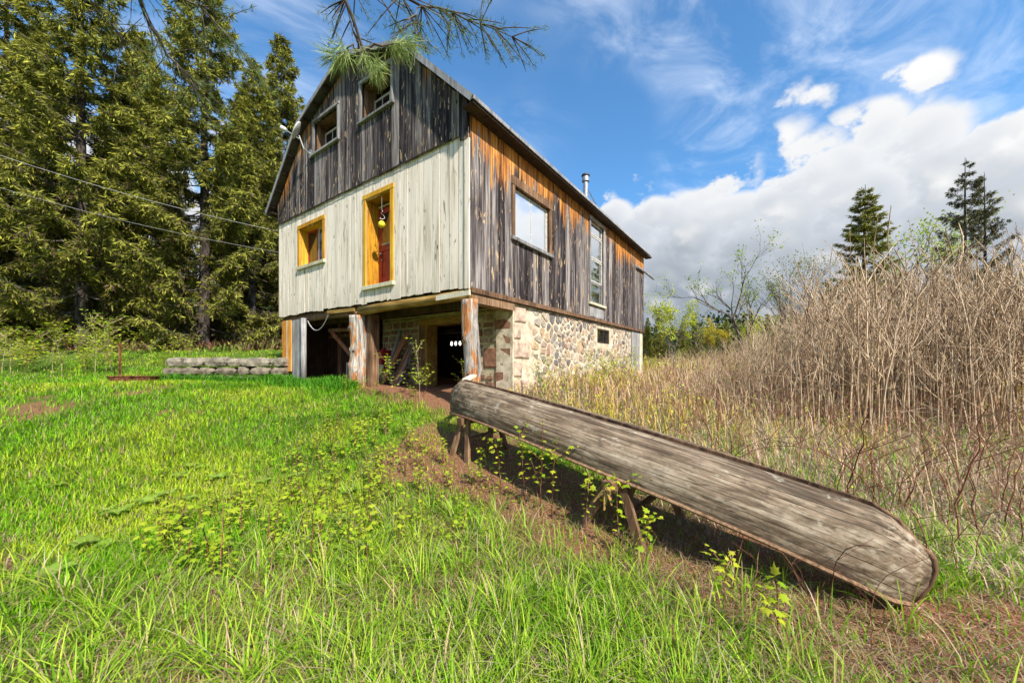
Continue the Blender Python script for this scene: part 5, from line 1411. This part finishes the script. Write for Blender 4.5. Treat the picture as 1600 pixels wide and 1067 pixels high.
while placed < 22:
    d = rc.uniform(2.1, 4.6); k = rc.uniform(.9, 1.5); x, y = k * d, d
    if canoe_st(x, y)[1] > -.6: continue
    put_cane(x, y, rc.uniform(1.1, 1.75), rc.uniform(0, 2 * pi), 'tall dark red bramble cane arching near the grounded end of the canoe', 'tall bramble canes by the grounded canoe end'); placed += 1
placed = 0
while placed < 26:
    s = rc.uniform(2.6, 6.2); w = rc.uniform(.10, .70); p = CA + CD * s + CN * w
    put_cane(p[0], p[1], rc.uniform(.45, .95), rc.uniform(0, 2 * pi), 'thin red-brown bramble cane in front of the canoe hull', 'bramble canes before the canoe'); placed += 1

# ------------------------------------------------------------------ maple seedlings and leafy shoots
def leaf_mesh():
    # three lobed young leaf, 1 unit long, slightly cupped
    out = [(0, 0), (.10, .10), (.42, .22), (.26, .34), (.34, .60), (.14, .56), (0, 1.0), (-.14, .56), (-.34, .60), (-.26, .34), (-.42, .22), (-.10, .10)]
    V = [(x, y, -.25 * (x * x) * 2 - .15 * y * y) for x, y in out]; V.append((0, .42, .02)); n = len(out); F = [(i, (i + 1) % n, n) for i in range(n)]
    return np.array(V), np.array(F)
LV, LF = leaf_mesh()
LEAF = [np_mesh('leaf', LV, LF, np.tile(np.array([c]), (len(LV), 1)), [M['leaf']]) for c in ((.42, .52, .03), (.30, .46, .025), (.56, .58, .045))]
def leaf_frames(rg, P, outward, size):
    """transform leaf vertices at P pointing along outward with droop"""
    n = len(P); D = outward / (np.linalg.norm(outward, axis=1, keepdims=True) + 1e-9); up = np.tile(np.array([[0, 0, 1.0]]), (n, 1)) + rg.normal(0, .35, (n, 3))
    X = np.cross(D, up); X /= np.linalg.norm(X, axis=1, keepdims=True) + 1e-9; Z = np.cross(X, D); return X, D, Z
def shoot_meshes(seed, h, nodes, size, c1, c2, wand=.12, branch=0):
    rg = np.random.default_rng(seed); m = 8; t = np.linspace(0, 1, m); ax = rg.normal(0, wand, 2)
    P = np.stack([ax[0] * h * t ** 1.6 + rg.normal(0, .012, m) * t * h, ax[1] * h * t ** 1.6 + rg.normal(0, .012, m) * t * h, h * t], -1); P[0, 2] = -.05; lines = [(P, (.004 + .002 * h) * (1 - .55 * t))]
    anchors = []
    for i in range(nodes):
        f = .30 + .70 * (i + .5) / nodes; anchors.append((np.array([np.interp(f, t, P[:, j]) for j in range(3)]), i * 1.57 + rg.normal(0, .3)))
    for b in range(branch):
        i = int(rg.integers(2, m - 1)); a = rg.uniform(0, 2 * pi); u = np.linspace(0, 1, 4)[:, None]; B = P[i] + np.array([cos(a), sin(a), .8]) * h * .28 * u; lines.append((B, .003 * (1 - .4 * u[:, 0]) + .001))
        for q in B[1:]: anchors.append((q, rg.uniform(0, 2 * pi)))
    Q, O = [], []
    for q, a in anchors:
        for s in (0, pi): Q.append(q + np.array([cos(a + s), sin(a + s), .2]) * size * .25); O.append([cos(a + s), sin(a + s), rg.uniform(-.5, .35)])
    Q.append(P[-1]); O.append([rg.normal(), rg.normal(), .6]); Q = np.array(Q); O = np.array(O)
    X, D, Z = leaf_frames(rg, Q, O, size); S = size * rg.uniform(.4, 1.3, len(Q))
    V = Q[:, None, :] + S[:, None, None] * (X[:, None, :] * LV[None, :, 0:1] + D[:, None, :] * LV[None, :, 1:2] + Z[:, None, :] * LV[None, :, 2:3])
    f = rg.random((len(Q), 1)); C = np.array(c1) * (1 - f) + np.array(c2) * f; C = np.repeat(C[:, None, :], len(LV), 1).reshape(-1, 3)
    F = (np.arange(len(Q)) * len(LV))[:, None, None] + LF[None]; sv, sf = tubes_np(lines, 4)
    return np_mesh('stem', sv, sf, None, [M['cane' if h < 1.2 else 'stem']]), np_mesh('foliage', V.reshape(-1, 3), F.reshape(-1, 3), C, [M['leaf']]), (Q, X, D, Z, S)
YG1, YG2 = (.27, .45, .02), (.55, .59, .05)
SEED_BARK = 'cane'
seedl = [shoot_meshes(300 + i, .26 + .05 * (i % 4), 5 + i % 3, .058, YG1, YG2) for i in range(7)]
shrubs = [shoot_meshes(340 + i, .9 + .15 * i, 10, .085, YG1, YG2, .14, 11) for i in range(4)]
def put_shoot(ms, x, y, s, rz, name, label, cat, grp, dz=0.0):
    e_ = empty(name, (x, y, gzf(x, y) + dz), rz); e_.scale = (s, s, s); setp(e_, label, cat, grp); link('stem', ms[0], e_); link('foliage', ms[1], e_); return e_
# tall saplings before the canoe: every leaf its own piece
rsap = random.Random(9)
for i, (ix, iy, d, h) in enumerate(((783, 0, 3.95, .72), (820, 0, 3.75, .80), (845, 0, 3.55, .95), (862, 0, 3.5, .75), (915, 0, 3.2, .55), (968, 0, 2.9, .60), (745, 0, 4.1, .45), (1010, 0, 2.75, .42), (1130, 0, 2.3, .36), (1215, 0, 2.0, .40), (655, 0, 5.0, .5))):
    x, y = px2(ix, d), d; rg_i = 400 + i; st, fo, (Q, X, D, Z, S) = shoot_meshes(rg_i, h, 8, .062, YG1, YG2, .10, 2)
    e_ = empty('maple_sapling', (x, y, gzf(x, y))); setp(e_, 'slim maple sapling with fresh yellow-green leaves before the canoe hull', 'sapling', 'maple saplings before the canoe'); link('stem', st, e_)
    for q, xx, dd, zz, sc_ in zip(Q, X, D, Z, S):
        o = link('leaf', LEAF[rsap.randrange(3)], e_); mm = Matrix(((xx[0], dd[0], zz[0], 0), (xx[1], dd[1], zz[1], 0), (xx[2], dd[2], zz[2], 0), (0, 0, 0, 1))); mm = mm @ Matrix.Scale(float(sc_), 4); mm.translation = Vector(q); o.matrix_local = mm
    bpy.data.meshes.remove(fo)
placed = 0
while placed < 290:
    d = rsap.uniform(2.5, 7.0); k = rsap.uniform(-1.0, .05); x, y = k * d, d; s, w = canoe_st(x, y)
    if w < .55 or in_barn(np.array(x), np.array(y), .1): continue
    # a diagonal swath of yellow-green growth from the cellar door to the left foreground
    t_ = abs((x + 1.9) - (y - 3.3) * .30)
    if rsap.random() > math.exp(-(t_ / 1.15) ** 2) * .95 * (.35 + .65 * min(1, max(0, (y - 2.8) / 3))) + .02: continue
    put_shoot(seedl[rsap.randrange(7)], x, y, rsap.uniform(.45, 1.25), rsap.uniform(0, 6.28), 'maple_seedling', 'small yellow-green maple seedling sprouting in the lawn', 'seedling', 'maple seedlings in the lawn'); placed += 1
# leafy shrubs by the cellar doorway
for i, (b, a, s) in enumerate(((2.5, -.45, .55), (2.1, -.3, .7), (1.65, -.3, .95), (1.25, .0, 1.1), (1.6, .45, .9), (.95, -.35, .8), (2.8, -.6, .45), (.55, .5, .8), (-.5, 1.6, .95), (-.35, 2.3, .9))):
    p = bw(a, b); put_shoot(shrubs[i % 4], p.x, p.y, s * .72, i * 1.1, 'leafy_shrub', 'leafy yellow-green shoot growing at the barn foundation', 'shrub', 'leafy shoots at the foundation')
for i in range(26):
    x = -1.2 + rsap.gauss(0, .38); y = 5.75 + rsap.gauss(0, .5)
    if canoe_st(x, y)[1] < .5 or in_barn(np.array(x), np.array(y), .05): continue
    put_shoot(shrubs[i % 4], x, y, rsap.uniform(.28, .5), i * 1.3, 'leafy_shrub', 'low yellow-green leafy shoot between the cellar doorway and the raised canoe end', 'shrub', 'leafy shoots before the cellar doorway')
for i in range(16):
    a = 2.6 + i * .48 + rsap.uniform(-.15, .15); b = -.45 - rsap.random() * 1.1; p = bw(a, b)
    put_shoot(shrubs[i % 4], p.x, p.y, rsap.uniform(.55, .95), i * 2.1, 'leafy_shrub', 'leafy shoot growing along the sunlit stone side', 'shrub', 'leafy shoots along the stone side')
for i in range(44):
    ix = rsap.uniform(-60, 300); d = rsap.uniform(11.2, 14.5); x = px2(ix, d)
    put_shoot(shrubs[i % 4], x, d, rsap.uniform(.8, 1.35), i * 1.7, 'leafy_shrub', 'yellow-green bush at the lawn edge below the spruces', 'shrub', 'bushes at the lawn edge')
# broad leaved weeds in the left foreground
bl = []
for sd_ in range(3):
    rg = np.random.default_rng(500 + sd_); Vs, Fs, Cs = [], [], []; o_ = 0
    for k in range(6):
        a = k * 1.05 + rg.normal(0, .2); L = rg.uniform(.10, .17); n = 7; u = np.linspace(0, 1, n); wv = .42 * np.sin(pi * np.clip(u * .93 + .05, 0, 1)) ** .8 * L
        cxp = np.stack([np.cos(a) * L * u * 1.1, np.sin(a) * L * u * 1.1, .03 + .10 * np.sin(u * 2.2) * L / .15], -1); sv = np.array([-sin(a), cos(a), 0])
        Lf = cxp + sv * wv[:, None] + np.array([0, 0, .018]); Rt = cxp - sv * wv[:, None] + np.array([0, 0, .018]); V = np.concatenate([Lf, cxp, Rt])
        for i in range(n - 1):
            Fs += [(o_ + i, o_ + n + i, o_ + n + i + 1, o_ + i + 1), (o_ + n + i, o_ + 2 * n + i, o_ + 2 * n + i + 1, o_ + n + i + 1)]
        Vs.append(V); o_ += len(V); Cs.append(np.tile(np.array([[.27, .40, .06]]) * rg.uniform(.8, 1.3), (len(V), 1)))
    bl.append(np_mesh('broadleaf_weed', np.concatenate(Vs), np.array(Fs), np.concatenate(Cs), [M['leaf']], smooth=True))
for i in range(40):
    d = rsap.uniform(2.4, 4.6); k = rsap.uniform(-1.35, -.35); x, y = k * d, d
    o = link('broadleaf_weed', bl[i % 3]); o.location = (x, y, gzf(x, y) - .01); o.rotation_euler = (0, 0, rsap.uniform(0, 6)); s = rsap.uniform(.35, .75); o.scale = (s, s, s)
    setp(o, 'low broad-leaved weed rosette in the lawn', 'weed', 'broad-leaved weeds in the lawn')

# ------------------------------------------------------------------ white pine overhead (trunk stands left of the camera)
def build_pine():
    bx_, by_ = -4.6, -1.2; g0 = gzf(bx_, by_); root = empty('white_pine', (bx_, by_, g0)); setp(root, 'white pine whose long-needled branches hang in over the lawn', 'tree')
    rg = np.random.default_rng(61); O = np.array([bx_, by_, g0])
    V, F = tubes_np([(np.array([[0, 0, -.3], [.05, 0, 3], [0, .1, 7], [0, 0, 11]]), np.array([.24, .2, .13, .03]))], 12); link('trunk', np_mesh('trunk', V, F, None, [M['barkdk']], smooth=True), root)
    def W3(ix, iy, d): return np.array([(ix - 800) / FPX * d, d, CAMZ + (566 - iy) / FPX * d]) - O
    limbs, tufts = [], []
    def curve(pts, r0, r1, n=14):
        pts = np.array(pts); t = np.linspace(0, 1, len(pts)); u = np.linspace(0, 1, n)
        # catmull-like smoothing through linear + moving average
        C = np.stack([np.interp(u, t, pts[:, j]) for j in range(3)], -1); K = C.copy(); K[1:-1] = (C[:-2] + C[1:-1] * 2 + C[2:]) / 4; K[1:-1] += rg.normal(0, .012, (n - 2, 3))
        limbs.append((K, np.linspace(r0, r1, n))); return K
    T = lambda z: np.array([0, .05, z])
    def sprays(K, i0, nsub, L, dens, nl, nn, droopy=.4):
        for s in range(nsub):
            i = int(rg.integers(i0, len(K))); d0 = K[min(i, len(K) - 1)] - K[max(i - 2, 0)]; d0 /= np.linalg.norm(d0) + 1e-9; d = d0 * .6 + rg.normal(0, .55, 3); d[2] -= droopy * .5; d /= np.linalg.norm(d)
            u = np.linspace(0, 1, 5)[:, None]; B = K[i] + d * L * rg.uniform(.5, 1.2) * u + np.array([0, 0, -droopy * .25 * L]) * u ** 2; limbs.append((B, .0045 * (1 - .6 * u[:, 0]) + .001))
            for q in range(2, 5):
                if rg.random() < dens: tufts.append((B[q], d + rg.normal(0, .3, 3), nl, nn))
    # limb A: bare dark twigs, upper left
    KA = curve([T(6.2), W3(150, -260, 3.4), W3(214, 0, 4.2), W3(260, 80, 4.5), W3(300, 130, 4.7)], .04, .006); sprays(KA, 6, 34, .55, .8, .085, 16, .3)
    KA2 = curve([KA[6], W3(330, 20, 4.4), W3(380, 90, 4.8)], .014, .004, 8); sprays(KA2, 2, 26, .45, .85, .09, 18, .5)
    KA3 = curve([KA[6], W3(120, -20, 4.2), W3(190, 60, 4.6)], .014, .004, 8); sprays(KA3, 2, 14, .45, .5, .075, 10, .4)
    # limb B: sprays along the top edge between the spruces and the ridge
    KB = curve([T(5.6), W3(300, -330, 2.2), W3(480, -60, 2.7), W3(640, 0, 2.9), W3(720, 22, 3.0), W3(800, 58, 3.1)], .022, .003, 18); sprays(KB, 8, 64, .32, .85, .055, 14, .55)
    KB2 = curve([KB[9], W3(530, 0, 2.75), W3(560, 60, 2.8)], .007, .003, 8); sprays(KB2, 2, 16, .26, .7, .055, 13, .6)
    KB3 = curve([KB[11], W3(640, 30, 2.85), W3(650, 70, 2.9)], .006, .002, 8); sprays(KB3, 2, 16, .22, .7, .05, 13, .6)
    # limb C: the near bough with thick long needles hanging in front of the ridge
    KC = curve([T(5.2), W3(260, -420, 1.7), W3(520, -60, 2.0), W3(566, 66, 2.15), W3(585, 100, 2.2)], .02, .004, 16)
    KC2 = curve([KC[13], W3(600, 72, 2.2), W3(632, 62, 2.25)], .008, .004, 8); KC3 = curve([KC[13], W3(545, 70, 2.1), W3(525, 84, 2.1)], .008, .004, 8)
    for K, js in ((KC, (13, 14, 15, 15)), (KC2, (4, 5, 6, 7, 7)), (KC3, (4, 6, 7, 7))):
        for j in js: d = K[j] - K[max(j - 2, 0)]; d = d / np.linalg.norm(d); tufts.append((K[j], d * .7 + np.array([0, 0, -.55]), .125, 60))
    Ps, Ds, Ls, Cs, Ws = [], [], [], [], []
    for p, d, nl, nn in tufts:
        d = d / (np.linalg.norm(d) + 1e-9); D = d * .8 + rg.normal(0, .48, (nn, 3)); D /= np.linalg.norm(D, axis=1, keepdims=True); near = nl > .1
        Ps.append(p + rg.normal(0, .012, (nn, 3))); Ds.append(D); Ls.append(nl * rg.uniform(.7, 1.25, nn)); f = rg.random((nn, 1)); Ws.append(np.full(nn, .0034 if near else (.0036 if nl < .06 else .0052)))
        a, b = ((.16, .27, .06), (.46, .52, .20)) if near else ((.07, .12, .03), (.20, .27, .07)); Cs.append(np.array(a) * (1 - f) + np.array(b) * f)
    V, F, C = quad_cards(np.concatenate(Ps), np.concatenate(Ds), np.concatenate(Ls), np.concatenate(Ws), np.concatenate(Cs))
    link('needles', np_mesh('needles', V, F, C, [M['needle']]), root)
    V, F = tubes_np(limbs, 5); link('limbs', np_mesh('limbs', V, F, None, [M['barkdk']], smooth=True), root)['kind'] = 'stuff'
build_pine()
